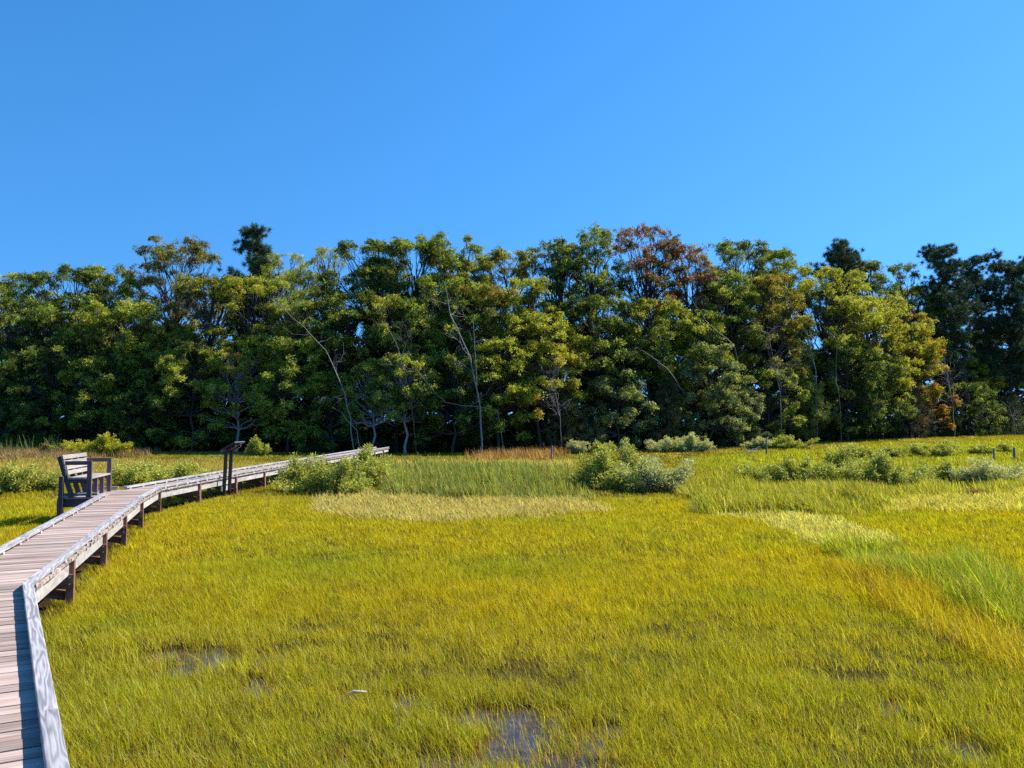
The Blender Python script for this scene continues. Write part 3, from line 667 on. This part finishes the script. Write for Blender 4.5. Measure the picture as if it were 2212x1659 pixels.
def place_tree(kind, px, top, hw, d, label, seed, by=None, group='trees of the wood', **kw):
    base = at_d(px, 985, d); gx_, gy_ = base[0], d; g = float(gz(gx_, gy_)) - .05
    zt = at_d(px, top, d)[2]; H = zt - g; Wm = hw / FPX * d
    fn = {'oak_tree': broadleaf, 'maple_tree': broadleaf, 'birch_tree': broadleaf, 'pine_tree': pine, 'cedar_tree': cedar}[kind]
    bark = kw.pop('barkmat', M_bark)
    tr, cr = fn(H, Wm, seed, **kw)
    t = empty(kind, (gx_, gy_, g), label, 'tree', group)
    link('trunk', tr, bark, t); link('crown', cr, M_needle if kind in ('pine_tree', 'cedar_tree') else M_leaf, t)
    return t
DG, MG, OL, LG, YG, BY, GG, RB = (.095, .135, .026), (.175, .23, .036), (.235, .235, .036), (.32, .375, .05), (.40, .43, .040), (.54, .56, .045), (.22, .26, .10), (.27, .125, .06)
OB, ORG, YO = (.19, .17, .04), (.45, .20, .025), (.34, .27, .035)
PN, PY, CD, CB = (.08, .12, .05), (.24, .25, .05), (.10, .105, .035), (.15, .125, .06)
BACK = 8.0; MIDR = 4.2; FR = 1.2
TREES = [
 # skyline row
 ('oak_tree', -25, 588, 95, BACK, 'yellow green oak cut off by the left edge, tall above the reeds', dict(col=LG)),
 ('oak_tree', 140, 583, 100, BACK, 'broad domed dark green oak rising to the left above the bench', dict(col=DG, nl=26)),
 ('oak_tree', 228, 574, 60, BACK + 1, 'narrow green oak top wedged between the dark dome and the flat olive crown', dict(col=MG, nl=14)),
 ('oak_tree', 372, 521, 102, BACK, 'flat topped olive brown oak with sky showing through, left of the lone pine', dict(col=OB, nl=24, sparse=.75, zb=.35)),
 ('pine_tree', 534, 497, 58, BACK - 1, 'lone dark pine standing above the oaks over the information sign', dict(col=PN, zb=.42)),
 ('oak_tree', 612, 553, 72, BACK, 'light green fine leaved tree right beside the lone pine', dict(col=LG, ll=.12)),
 ('birch_tree', 700, 537, 42, BACK, 'thin wispy tree top with bare twigs against the sky', dict(col=LG, sparse=.35, ll=.11, nl=14)),
 ('oak_tree', 795, 522, 78, BACK, 'dark green oak on the left shoulder of the central dome of the skyline', dict(col=DG, nl=24)),
 ('oak_tree', 893, 514, 88, BACK + 1, 'large rounded green oak at the middle of the central dome of the skyline', dict(col=MG, nl=26)),
 ('oak_tree', 978, 512, 68, BACK, 'green oak with two bumps on the right shoulder of the central dome', dict(col=MG, nl=20)),
 ('oak_tree', 1085, 543, 82, BACK, 'lower olive oak in the dip of the skyline left of the open crowned oak', dict(col=OL)),
 ('oak_tree', 1200, 520, 56, BACK, 'small open crowned oak touching the left side of the tallest oak', dict(col=DG, sparse=.7)),
 ('oak_tree', 1278, 496, 72, BACK, 'tallest open crowned dark oak with sky gaps, left of the red maple', dict(col=MG, sparse=.7, zb=.35)),
 ('maple_tree', 1398, 494, 74, BACK - .5, 'tall rusty red maple with dark limbs at the top of the skyline', dict(col=RB, sparse=.62, zb=.42, accent=DG, afrac=.3)),
 ('maple_tree', 1488, 535, 62, BACK - 1, 'lower red brown maple crown sloping down right of the tall one', dict(col=RB, sparse=.65, zb=.42, accent=OL, afrac=.25)),
 ('oak_tree', 1603, 523, 76, BACK, 'dark green oak with puffy top just right of the red crowns', dict(col=DG, sparse=.85)),
 ('oak_tree', 1690, 545, 55, BACK, 'green oak on the slope between the puffy oak and the small pine', dict(col=MG)),
 ('pine_tree', 1812, 526, 50, BACK, 'dark pine top poking above the bright yellow green trees', dict(col=PN, zb=.5)),
 ('oak_tree', 1880, 568, 52, BACK, 'dark oak top right beside the small pine top', dict(col=DG)),
 ('birch_tree', 1965, 572, 46, BACK, 'sparse dark tree top in the gap left of the tall pines', dict(col=DG, sparse=.45, nl=14)),
 ('pine_tree', 2045, 534, 60, MIDR + 1, 'tallest of the dark pines at the right end of the wood', dict(col=PN, zb=.3, nw=14)),
 ('pine_tree', 2122, 556, 55, BACK - 1, 'middle dark pine in the cluster at the right end of the wood', dict(col=PN, zb=.35, nw=12)),
 ('pine_tree', 2188, 572, 58, MIDR, 'dark pine at the right edge with a thick bare lower trunk', dict(col=PN, zb=.34, nw=13)),
 ('pine_tree', 2262, 590, 60, BACK, 'dark pine half cut off by the right edge of the view', dict(col=PN, zb=.3, nw=12)),
 ('oak_tree', 1990, 622, 62, BACK + 2, 'green oak crown behind and left of the tallest right hand pine', dict(col=MG)),
 # middle row
 ('oak_tree', 40, 650, 92, MIDR, 'dark oak below the yellow green crown at the left edge', dict(col=DG)),
 ('oak_tree', 170, 640, 75, MIDR, 'dark green oak in the second row, directly above the back of the bench', dict(col=MG)),
 ('oak_tree', 262, 655, 88, MIDR - 1, 'sunlit green oak with layered branches above the bush row behind the bench', dict(col=LG, nl=24)),
 ('oak_tree', 350, 705, 66, MIDR, 'sunlit green oak with low tiers of leaves left of the lone pine trunk', dict(col=LG)),
 ('oak_tree', 452, 600, 82, MIDR, 'olive oak in the second row under the flat topped olive brown crown', dict(col=OL, accent=YO, afrac=.08)),
 ('birch_tree', 562, 600, 80, MIDR, 'yellowish green fine leaved tree in front of the lone pine', dict(col=YG, ll=.12, sparse=.9)),
 ('birch_tree', 655, 630, 70, MIDR, 'thin leaved green tree full of grey twigs below the wispy top', dict(col=LG, sparse=.6, ll=.12)),
 ('oak_tree', 750, 630, 72, MIDR, 'dark second row oak left of the leaning dead limbs', dict(col=DG)),
 ('oak_tree', 858, 645, 80, MIDR, 'mottled second row tree with yellowing leaves above the end of the boardwalk', dict(col=LG, accent=YO, afrac=.22, sparse=.8)),
 ('oak_tree', 958, 600, 76, MIDR, 'green second row oak crossed by a long dead leaning trunk', dict(col=MG)),
 ('oak_tree', 1050, 615, 76, MIDR, 'olive second row oak with orange tinged tips on its right side', dict(col=OL, accent=ORG, afrac=.10)),
 ('oak_tree', 1130, 598, 70, MIDR, 'yellow green second row oak below the dip of the skyline', dict(col=YG, accent=MG, afrac=.3)),
 ('oak_tree', 1195, 672, 56, MIDR - 1.5, 'bright yellow green layered branches left of the dark hollow in the middle of the wood', dict(col=BY, nl=14)),
 ('oak_tree', 1295, 640, 84, MIDR, 'very dark green oak filling the hollow below the tallest open crown', dict(col=DG)),
 ('oak_tree', 1400, 650, 84, MIDR, 'yellow green oak spray directly below the tall red maple', dict(col=YG, accent=DG, afrac=.4)),
 ('oak_tree', 1490, 670, 64, MIDR - 1, 'bright yellow green oak branches below the lower red crown', dict(col=BY, accent=MG, afrac=.4)),
 ('oak_tree', 1575, 590, 66, MIDR, 'tall dark second row oak below the puffy skyline oak', dict(col=MG)),
 ('oak_tree', 1665, 600, 72, MIDR - .5, 'golden olive oak turning colour, left of the bright yellow green tree', dict(col=YO, accent=OL, afrac=.4)),
 ('oak_tree', 1790, 580, 84, MIDR, 'bright yellow green tree rounded in front of the small pine top', dict(col=YG, nl=26)),
 ('oak_tree', 1890, 640, 74, MIDR - 1, 'pale yellow green tree whose leaves slope down towards the right hand pines', dict(col=BY, accent=YO, afrac=.2)),
 ('maple_tree', 1958, 676, 58, MIDR, 'small tree with orange tinged top beside the right hand pines', dict(col=YG, accent=ORG, afrac=.3)),
 ('oak_tree', 2088, 720, 62, BACK + 1, 'yellow green tree seen between the trunks of the right hand pines', dict(col=YG)),
 ('oak_tree', 2175, 715, 66, BACK + 2, 'yellow green tree behind the thick bare trunk at the right edge', dict(col=YG)),
 # front row
 ('oak_tree', 15, 770, 72, FR, 'low dark tree at the left edge behind the reeds', dict(col=DG, zb=.1)),
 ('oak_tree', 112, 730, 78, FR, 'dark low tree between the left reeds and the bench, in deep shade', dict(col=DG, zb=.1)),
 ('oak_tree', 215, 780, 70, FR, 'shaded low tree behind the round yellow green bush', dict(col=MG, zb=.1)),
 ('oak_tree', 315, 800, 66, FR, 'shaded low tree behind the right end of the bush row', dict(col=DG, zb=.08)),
 ('oak_tree', 415, 745, 68, FR, 'green low tree left of the sign with light tipped branches', dict(col=LG, zb=.08)),
 ('birch_tree', 512, 755, 62, FR, 'pale trunked young tree with bright leaves just above the sign', dict(col=YG, zb=.25, sparse=.7, barkmat=M_birch, accent=RB, afrac=.12)),
 ('oak_tree', 625, 735, 76, FR, 'low green tree with layered branches to the right above the sign', dict(col=LG, zb=.12)),
 ('oak_tree', 715, 810, 56, FR, 'small dark tree behind the far part of the boardwalk', dict(col=MG, zb=.06)),
 ('birch_tree', 805, 790, 60, FR, 'small tree with a pale crooked trunk at the end of the boardwalk', dict(col=MG, zb=.35, sparse=.8, barkmat=M_birch)),
 ('birch_tree', 876, 770, 62, FR, 'small tree with a straight pale trunk right of the boardwalk end', dict(col=LG, zb=.35, sparse=.8, barkmat=M_birch)),
 ('oak_tree', 978, 770, 70, FR, 'dark low tree between the boardwalk end and the rusty grass', dict(col=DG, zb=.1)),
 ('oak_tree', 1078, 735, 66, FR, 'yellow green low tree above the rusty grass clump', dict(col=YG, zb=.12, accent=MG, afrac=.3)),
 ('oak_tree', 1165, 745, 64, FR, 'yellow leaved low tree with orange tips left of the dark cedars', dict(col=BY, zb=.3, accent=ORG, afrac=.18, nl=16)),
 ('cedar_tree', 1232, 840, 60, FR, 'dark spreading cedar with a fuzzy outline above the leaning fence post', dict(col=CD)),
 ('oak_tree', 1335, 805, 56, FR, 'grey green small tree between the two dark cedars', dict(col=GG, zb=.06)),
 ('cedar_tree', 1443, 815, 56, FR, 'dark olive cedar right of the grey green small tree', dict(col=CD)),
 ('oak_tree', 1532, 745, 66, FR, 'grey green tree with a broad soft crown left of the upright fence post', dict(col=GG, zb=.1)),
 ('oak_tree', 1592, 835, 50, FR, 'small grey green tree next to the upright fence post', dict(col=GG, zb=.04)),
 ('oak_tree', 1660, 800, 62, FR, 'low green tree behind the upright fence post tangled with grey twigs', dict(col=MG, zb=.1, sparse=.7)),
 ('pine_tree', 1745, 760, 54, FR, 'young yellowish pine right of the upright fence post', dict(col=PY, zb=.08, young=True, nw=12)),
 ('oak_tree', 1832, 730, 62, FR, 'dark low tree below the bright yellow green rounded tree', dict(col=DG, zb=.1)),
 ('oak_tree', 1905, 770, 58, FR, 'low green tree with a few bright yellow sprays left of the brown cedar', dict(col=MG, accent=BY, afrac=.15, zb=.08)),
 ('cedar_tree', 1970, 810, 44, FR, 'narrow brownish cedar in front of the right hand pines', dict(col=CB)),
 ('maple_tree', 2022, 842, 36, FR, 'small orange leaved maple just right of the brown cedar', dict(col=ORG, zb=.2, nl=10, sparse=.8)),
 ('oak_tree', 2095, 830, 56, FR, 'dark low tree under the middle right hand pine', dict(col=DG, zb=.06)),
 ('cedar_tree', 2185, 850, 50, FR, 'low dark cedar in front of the trunk at the right edge', dict(col=CD)),
]
for i, (kind, px, top, hw, dd, label, kw) in enumerate(TREES):
    kw = dict(kw)
    if kind in ('oak_tree', 'maple_tree', 'birch_tree'):
        kw['nl'] = int(kw.get('nl', 20) * 3.6); kw['ll'] = kw.get('ll', .15) * .8
        if 'accent' not in kw: kw['accent'], kw['afrac'] = {DG: (LG, .20), MG: (YG, .14), LG: (BY, .12), GG: (LG, .15), YG: (BY, .15)}.get(kw['col'], (OL, .15))  # lighter accent sprays put sunlit specks into the leaf colour
        kw.setdefault('lobe', .135); kw.setdefault('per', 42); hw *= 1.22
        if dd == FR: kw['sparse'] = kw.get('sparse', 1.0) * .85
        if dd > 6: kw.setdefault('zb', .42)
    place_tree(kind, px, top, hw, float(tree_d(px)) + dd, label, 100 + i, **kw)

# ------------------------------------------------------------------ leafy mass deep in the wood and undergrowth at its foot
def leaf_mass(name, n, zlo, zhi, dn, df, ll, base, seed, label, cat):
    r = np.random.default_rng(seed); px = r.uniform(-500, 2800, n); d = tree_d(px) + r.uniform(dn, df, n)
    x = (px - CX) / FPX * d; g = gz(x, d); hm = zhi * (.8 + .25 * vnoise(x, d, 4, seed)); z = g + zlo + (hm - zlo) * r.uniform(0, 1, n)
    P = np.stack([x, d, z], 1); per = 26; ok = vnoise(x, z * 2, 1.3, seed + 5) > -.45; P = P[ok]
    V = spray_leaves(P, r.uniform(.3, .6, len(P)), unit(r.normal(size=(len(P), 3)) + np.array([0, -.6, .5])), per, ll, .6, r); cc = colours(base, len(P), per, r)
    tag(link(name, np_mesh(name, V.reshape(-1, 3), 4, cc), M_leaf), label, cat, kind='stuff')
leaf_mass('woodland', 26000, 0, 11.5, 9.5, 17, .34, (.06, .085, .02), 5, 'dark depth of the wood behind the nearer trees', 'woodland')  # leaf colour darkened to carry the shade deep in the wood
leaf_mass('undergrowth', 8000, 0, 2.6, 1.4, 10, .15, (.075, .10, .022), 6, 'shady leafy undergrowth along the foot of the wood', 'undergrowth')  # leaf colour lowered, so part of the shade is painted in

# ------------------------------------------------------------------ dead trees and bare limbs
def dead(points, r0, seed, nb, Lb, label, d, mat=None, fan=.9, name='dead_tree', up=.3, group='bare dead trees'):
    """trunk follows photo columns/rows at depth d; bare forking twigs grow from it"""
    r = np.random.default_rng(seed); random.seed(seed); P = np.array([at_d(x, y, d + dy) for x, y, dy in points]); P[0][2] = min(P[0][2], float(gz(P[0][0], P[0][1])) - .1) if points[0][1] > 930 else P[0][2]
    base = P[0].copy(); Q = P - base; mb = MB()
    fine = [Q[0]]
    for a, b in zip(Q[:-1], Q[1:]):
        for t in (.34, .67, 1): fine.append(a * (1 - t) + b * t + r.normal(0, .03, 3))
    fine = np.array(fine); r0 *= .6; rad = np.linspace(r0, r0 * .2, len(fine)); mb.tube(fine, rad, 6)
    def twig(s, dr, L, rr, lev):
        n = 5; pts = [s]; dd = dr
        for k in range(n - 1):
            dd = unit(dd + r.normal(0, .28, 3) + np.array([0, 0, .03])); pts.append(pts[-1] + dd * L / (n - 1))
        mb.tube(pts, np.linspace(rr, rr * .3, n), 4)
        if lev > 0:
            for _ in range(r.integers(2, 5)):
                k = r.integers(1, n); twig(pts[k], unit(dd + r.normal(0, .75, 3)), L * r.uniform(.4, .7), rr * .55, lev - 1)
    T = unit(fine[-1] - fine[0])
    for b in range(nb):
        k = r.integers(max(1, len(fine) // 3), len(fine)); dr = unit(T * .5 + r.normal(0, fan, 3) * np.array([1, .6, .8]) + np.array([0, 0, up])); twig(fine[k], dr, Lb * r.uniform(.5, 1.1), max(.010, rad[k] * .5), 2)
    o = link(name, mb.mesh(name, True), mat or M_dead); o.location = base; return tag(o, label, 'dead tree', group)
dm = float(tree_d(1000))
dead([(1042, 968, 0), (1038, 880, 0), (1015, 770, .2), (975, 680, 0), (958, 610, 0)], .13, 1, 9, 2.4, 'long dead grey trunk leaning to the left in the middle of the wood', dm - .8)
dead([(1036, 880, .2), (1030, 815, 0), (1025, 740, 0), (1022, 690, 0)], .07, 2, 4, 1.0, 'short upright dead stick beside the long leaning trunk', dm - .9)
dead([(764, 975, 0), (760, 930, 0), (745, 850, 0), (705, 760, 0), (655, 705, 0), (600, 655, 0)], .09, 3, 14, 2.0, 'bare branchy dead tree leaning left above the far boardwalk', dm - .5)
dead([(1090, 940, 2.0), (1075, 885, .3), (960, 870, 0), (900, 800, 0), (870, 790, 0)], .06, 4, 6, 1.6, 'low bare limb arching left across the leaves above the boardwalk end', dm - .9)
dead([(900, 960, 2.5), (890, 880, .4), (872, 790, 0), (855, 740, 0), (830, 690, 0)], .07, 5, 9, 2.2, 'dead fan of thin twigs among the yellowing leaves', dm - .3)
dead([(780, 962, 0), (770, 930, 0), (735, 890, 0), (720, 880, 0)], .05, 6, 2, .8, 'thin pale curved stem behind the boardwalk rail', dm - 1.2, M_birch)
dead([(1215, 962, 1), (1210, 900, 0), (1200, 850, 0), (1190, 820, 0)], .05, 7, 16, 1.8, 'grey fan of bare twigs above the spreading dark cedar', dm - .6, up=.8)
dead([(1480, 850, 3.0), (1445, 800, .6), (1420, 780, 0), (1400, 765, 0), (1375, 752, 0)], .07, 8, 2, .8, 'pale bare limb curving in the dark hollow of the wood', float(tree_d(1420)) - .8)
dead([(1600, 800, 3.0), (1585, 745, .8), (1530, 700, 0), (1510, 670, 0), (1490, 640, 0)], .07, 9, 3, 1.0, 'pale bare limb among the bright leaves below the red crown', float(tree_d(1540)) - .5)
dead([(1690, 965, 0), (1685, 850, 0), (1672, 780, 0), (1660, 720, 0)], .07, 10, 18, 2.3, 'grey twiggy dead tree left of the young yellowish pine', float(tree_d(1680)) - .6, up=.6)
dead([(1766, 962, 1.5), (1765, 900, 0), (1762, 800, 0), (1750, 745, 0), (1742, 715, 0)], .10, 11, 7, 2.1, 'twisted pale dead tree with hooked branches right of the golden oak', float(tree_d(1765)) - .4)
dead([(1818, 962, 1.5), (1815, 880, 0), (1805, 800, 0), (1808, 755, 0), (1800, 720, 0)], .06, 12, 7, 1.6, 'slender pale dead tree beside the hooked one', float(tree_d(1805)) - .4)
dead([(2062, 942, 0), (2058, 880, 0), (2048, 820, 0), (2040, 770, 0)], .09, 13, 22, 3.0, 'large tangle of bare grey twigs in front of the right hand pines', float(tree_d(2060)) - .8, up=.45)
dead([(2192, 945, 0), (2190, 905, 0), (2180, 880, 0), (2165, 868, 0)], .06, 14, 5, 1.2, 'low pale dead branch by the cedar at the right edge', float(tree_d(2190)) - .8)

# ------------------------------------------------------------------ shrubs
def shrub(x0, x1, yt, yb, col, label, seed, accent=None, afrac=0., leaf=.078, group='marsh shrubs', fill=1.0):
    r = np.random.default_rng(seed); random.seed(seed); pc = (x0 + x1) / 2; b = at_g(pc, yb, .05); lim = float(tree_d(pc)) - 1.5
    if b[1] > lim: k_ = lim / b[1]; b = np.array([b[0] * k_, lim, float(gz(b[0] * k_, lim))])
    d = b[1]
    Wm = (x1 - x0) / 2 / FPX * d; H = (yb - yt) / FPX * d * .96
    ns = int(26 + 46 * Wm * fill); a = r.uniform(0, 6.283, ns); q = np.sqrt(r.uniform(0, 1, ns))
    lump = 1 + .35 * np.sin(a * 2 + seed) * q + .3 * np.sin(a * 3 + 2.1 * seed) * q; hf = (.72 + .28 * (1 - q ** 2)) * r.uniform(.4, 1.05, ns) * (1 + .25 * np.sin(np.cos(a) * q * 5 + seed)); hf = np.clip(hf / np.quantile(hf, .95), 0, 1.08)
    q = q * lump; hf = hf * np.where(r.uniform(size=ns) < .1, 1.15, 1.0); tips = np.stack([np.cos(a) * q * Wm * 1.15, np.sin(a) * q * min(Wm, 1.3) * .8, H * hf], 1)
    mb = MB(); Cs = []; Ds = []
    for i, t in enumerate(tips):
        s = np.array([t[0] * .35, t[1] * .35, -.05]); P = curve_pts(s, t, r, 6, .02, .06); mb.tube(P, np.linspace(.013, .004, 6), 4)
        n = int(22 * max(.6, H)); 
        for k in range(n):
            u = r.uniform(.22, 1.) ** .8; j = min(4, int(u * 5)); f = u * 5 - j; c = P[j] * (1 - f) + P[j + 1] * f; Cs.append(c + r.normal(0, .05, 3)); Ds.append(unit(P[j + 1] - P[j]))
    Cs = np.array(Cs); Ds = np.array(Ds); k = 8; n = len(Cs)
    out = unit(r.normal(size=(n * k, 3)) * np.array([1, 1, .5]) + np.array([0, 0, .55])); P = np.repeat(Cs, k, 0) + out * r.uniform(.02, .10, (n * k, 1))
    Nl = unit(np.cross(out, r.normal(size=(n * k, 3))) + np.array([0, 0, .5])); L = leaf * r.uniform(.6, 1.4, n * k) * (1 + max(0, d - 30) * .012)
    t = unit(out); bb = unit(np.cross(Nl, t)); wd = (L * .42)[:, None]; LL = L[:, None]
    V = np.stack([P, P + t * LL * .45 + bb * wd * .5, P + t * LL, P + t * LL * .45 - bb * wd * .5], 1)
    cc = colours(col, n, k, r, 0, accent, afrac, .28)
    o = empty('shrub', b, label, 'shrub', group); link('stems', mb.mesh('stems', True), M_stem, o); link('foliage', np_mesh('foliage', V, 4, cc), M_shrub, o)
SG, SY, SP, SD = (.46, .49, .085), (.52, .50, .04), (.62, .66, .24), (.38, .41, .085)
SHR = [(-12, 78, 1003, 1064, SG, 'bright green leafy shrub at the left edge below the brown weeds'), (62, 134, 1020, 1060, SD, 'low green shrub touching the back of the bench'),
 (238, 345, 998, 1048, SG, 'broad green shrub right beside the far armrest of the bench'), (325, 438, 1000, 1040, SG, 'lower green shrub between the bench and the sign'),
 (183, 270, 937, 986, SY, 'round yellow green bush standing in the brown weeds above the bench'), (126, 172, 954, 982, SY, 'small yellow green bush left of the round one'), (82, 126, 960, 985, (.2, .17, .06), 'olive brown weedy bush left of both yellow green bushes'),
 (605, 702, 988, 1060, SG, 'green shrub hiding the boardwalk post where the far stretch begins'), (680, 775, 990, 1066, SD, 'wide shrub in the middle of the clump against the boardwalk'), (740, 852, 990, 1052, SG, 'low broad shrub at the right end of the clump against the boardwalk'), (764, 812, 964, 1045, SG, 'tallest shrub of the clump against the boardwalk, reaching above the rail'), (640, 790, 1016, 1066, SG, 'low fringe of shrub along the front of the clump against the boardwalk'), (1275, 1440, 1008, 1060, SD, 'low front shrub joining the bushes of the central thicket'), (1630, 1770, 1002, 1044, SD, 'low ragged shrub filling the left part of the right hand thicket'), (1745, 1900, 998, 1050, SG, 'wide low shrub in front of the tallest upright shrub'), (1935, 2020, 1008, 1048, SD, 'low dark shrub linking the right hand thicket with the pale ones'), 
 (1243, 1345, 966, 1056, SG, 'tall grey green shrub forming the left side of the central thicket'), (1305, 1402, 962, 1046, SD, 'shrub with brownish stems in the middle of the central thicket'), (1345, 1478, 990, 1062, SP, 'pale leaved lower shrub on the right side of the central thicket'),
 (1590, 1695, 1003, 1040, SG, 'long low shrub at the left end of the right hand thicket'), (1690, 1765, 985, 1045, SG, 'medium shrub in the middle of the right hand thicket'), (1782, 1852, 964, 1048, SG, 'tallest upright shrub of the right hand thicket'), (1848, 1944, 978, 1052, SD, 'dense shrub at the right end of the right hand thicket'),
 (2008, 2092, 996, 1044, SG, 'green and white flecked shrub near the right edge of the meadow'), (2078, 2196, 990, 1048, SP, 'palest silvery shrub near the right edge of the meadow'),
 (1225, 1264, 944, 972, SP, 'small pale round shrub at the wood edge above the central thicket'), (1278, 1335, 954, 982, SG, 'small shrub behind the top of the central thicket'), (1392, 1462, 950, 976, SP, 'pale shrub at the wood edge right above the central thicket'),
 (1438, 1532, 936, 976, SP, 'large pale shrub at the wood edge below the dark olive cedar'), (1617, 1668, 945, 970, SP, 'pale shrub hugging the upright fence post'), (1668, 1742, 940, 968, SG, 'green shrub at the wood edge just right of the upright fence post'),
 (1808, 1892, 930, 960, SG, 'shrub at the wood edge above the tallest upright shrub'), (1898, 1955, 934, 957, SD, 'dark small shrub at the wood edge left of the brown cedar'), (1955, 2078, 918, 950, SG, 'broad light green shrub at the foot of the right hand pines'), (2090, 2142, 925, 948, SD, 'small dark shrub left of the pair of far fence posts'), (2142, 2186, 926, 946, SG, 'small light green shrub between the pair of far fence posts'),
 (535, 572, 945, 985, SG, 'small green shrub in the shade just right of the sign')]
for i, s in enumerate(SHR): shrub(*s, 500 + i)

# ------------------------------------------------------------------ fence posts, driftwood, tussocks
def fpost(px, yt, yb, label, lean=0., w=.11):
    b = at_g(px, yb, .15); H = (yb - yt) / FPX * b[1]; m = MB(); r = np.random.default_rng(int(px))
    P = [(0, 0, -.4), (lean * .3, 0, H * .4), (lean, 0, H * .97), (lean, 0, H)]; m.tube(P, [w * .52, w * .5, w * .46, w * .36], 9)
    o = link('fence_post', m.mesh('fence_post', True), M_fp); o.location = b; tag(o, label, 'fence post', 'old fence posts in the meadow')
M_fp = wood_mat('old_post_timber', (.10, .09, .085), (.32, .29, .28), streak=16)
fpost(1190, 958, 992, 'weathered grey fence post leaning at the wood edge beside rusty grass', .08)
fpost(1656, 942, 980, 'upright weathered fence post standing clear of the shrubs')
fpost(2146, 920, 948, 'left one of the pair of far fence posts at the right edge')
fpost(2190, 920, 948, 'darker right one of the pair of far fence posts', 0, .14)
def drift(px, py, L, n, label, seed, rad=.02, mat=None):
    b = at_g(px, py, .1); r = np.random.default_rng(seed); m = MB()
    for k in range(n):
        a = np.array([r.uniform(-L, L) * .5, r.uniform(-.3, .3), .12]); e = a + np.array([r.uniform(-L, L), r.uniform(-.4, .4), r.uniform(.05, .5)]); m.tube(curve_pts(a, e, r, 6, .05, .08), np.linspace(rad, rad * .35, 6), 5)
    o = link('fallen_branch', m.mesh('fallen_branch', True), mat or M_birch); o.location = b; tag(o, label, 'branch')
drift(1612, 962, 1.0, 5, 'bleached fallen branches lying at the wood edge left of the upright fence post', 3, .035)
b = at_z(770, 1505, .06); m = MB(); m.tube([(-.075, .01, .02), (-.02, 0, .04), (.03, 0, .04), (.08, .03, .03)], [.010, .014, .013, .007], 7)
o = link('driftwood', m.mesh('driftwood', True), M_birch); o.location = b; tag(o, 'short pale piece of driftwood lying in the wet foreground grass', 'driftwood')
def tussock(px, py, rad, hh, label, seed):
    r = np.random.default_rng(seed); b = at_g(px, py, .05); n = 900; a = r.uniform(0, 6.283, n); q = np.sqrt(r.uniform(0, 1, n)) * rad
    x, y = np.cos(a) * q, np.sin(a) * q * .7; z = hh * np.clip(1 - (q / rad) ** 2, 0, 1); B = np.stack([x, y, z * .8 - .03], 1)
    T = B + np.stack([np.cos(a) * .16 + r.normal(0, .06, n), np.sin(a) * .12 + r.normal(0, .06, n), r.uniform(-.02, .14, n)], 1); w = unit(r.normal(size=(n, 3)) * np.array([1, 1, .2])) * .009
    cc = np.array([[.22, .14, .07]]) * np.exp(r.normal(0, .4, (n, 1))); V = np.stack([B - w, B + w, T + w * .4, T - w * .4], 1)
    m = MB(); k = 10; 
    for i in range(4):
        pass
    t = empty('grass_tussock', b, label, 'tussock', 'brown tussocks in the meadow')
    bm = bpy.data.meshes.new('mound'); vs = []; fs = []
    for i in range(7):
        f = i / 6; rr_ = rad * math.cos(f * 1.5) * .95
        for j in range(14): vs.append((math.cos(j * .4488) * rr_ * (1 + .12 * math.sin(j * 2.1 + seed)), math.sin(j * .4488) * rr_ * .7, hh * .8 * math.sin(f * 1.5) - .04))
    for i in range(6):
        for j in range(14): fs.append((i * 14 + j, i * 14 + (j + 1) % 14, (i + 1) * 14 + (j + 1) % 14, (i + 1) * 14 + j))
    bm.from_pydata(vs, [], fs); link('mound', bm, M_ground, t); link('blades', np_mesh('blades', V, 4, cc), M_grass, t)
tussock(1888, 1058, .42, .34, 'brown tussock below the dense end of the right hand thicket', 1)
tussock(1932, 1066, .3, .3, 'small brown tussock right beside the larger one below the thicket', 2)
tussock(2105, 1070, .5, .26, 'dark brown low tussock out on the pale strip at the right', 3)
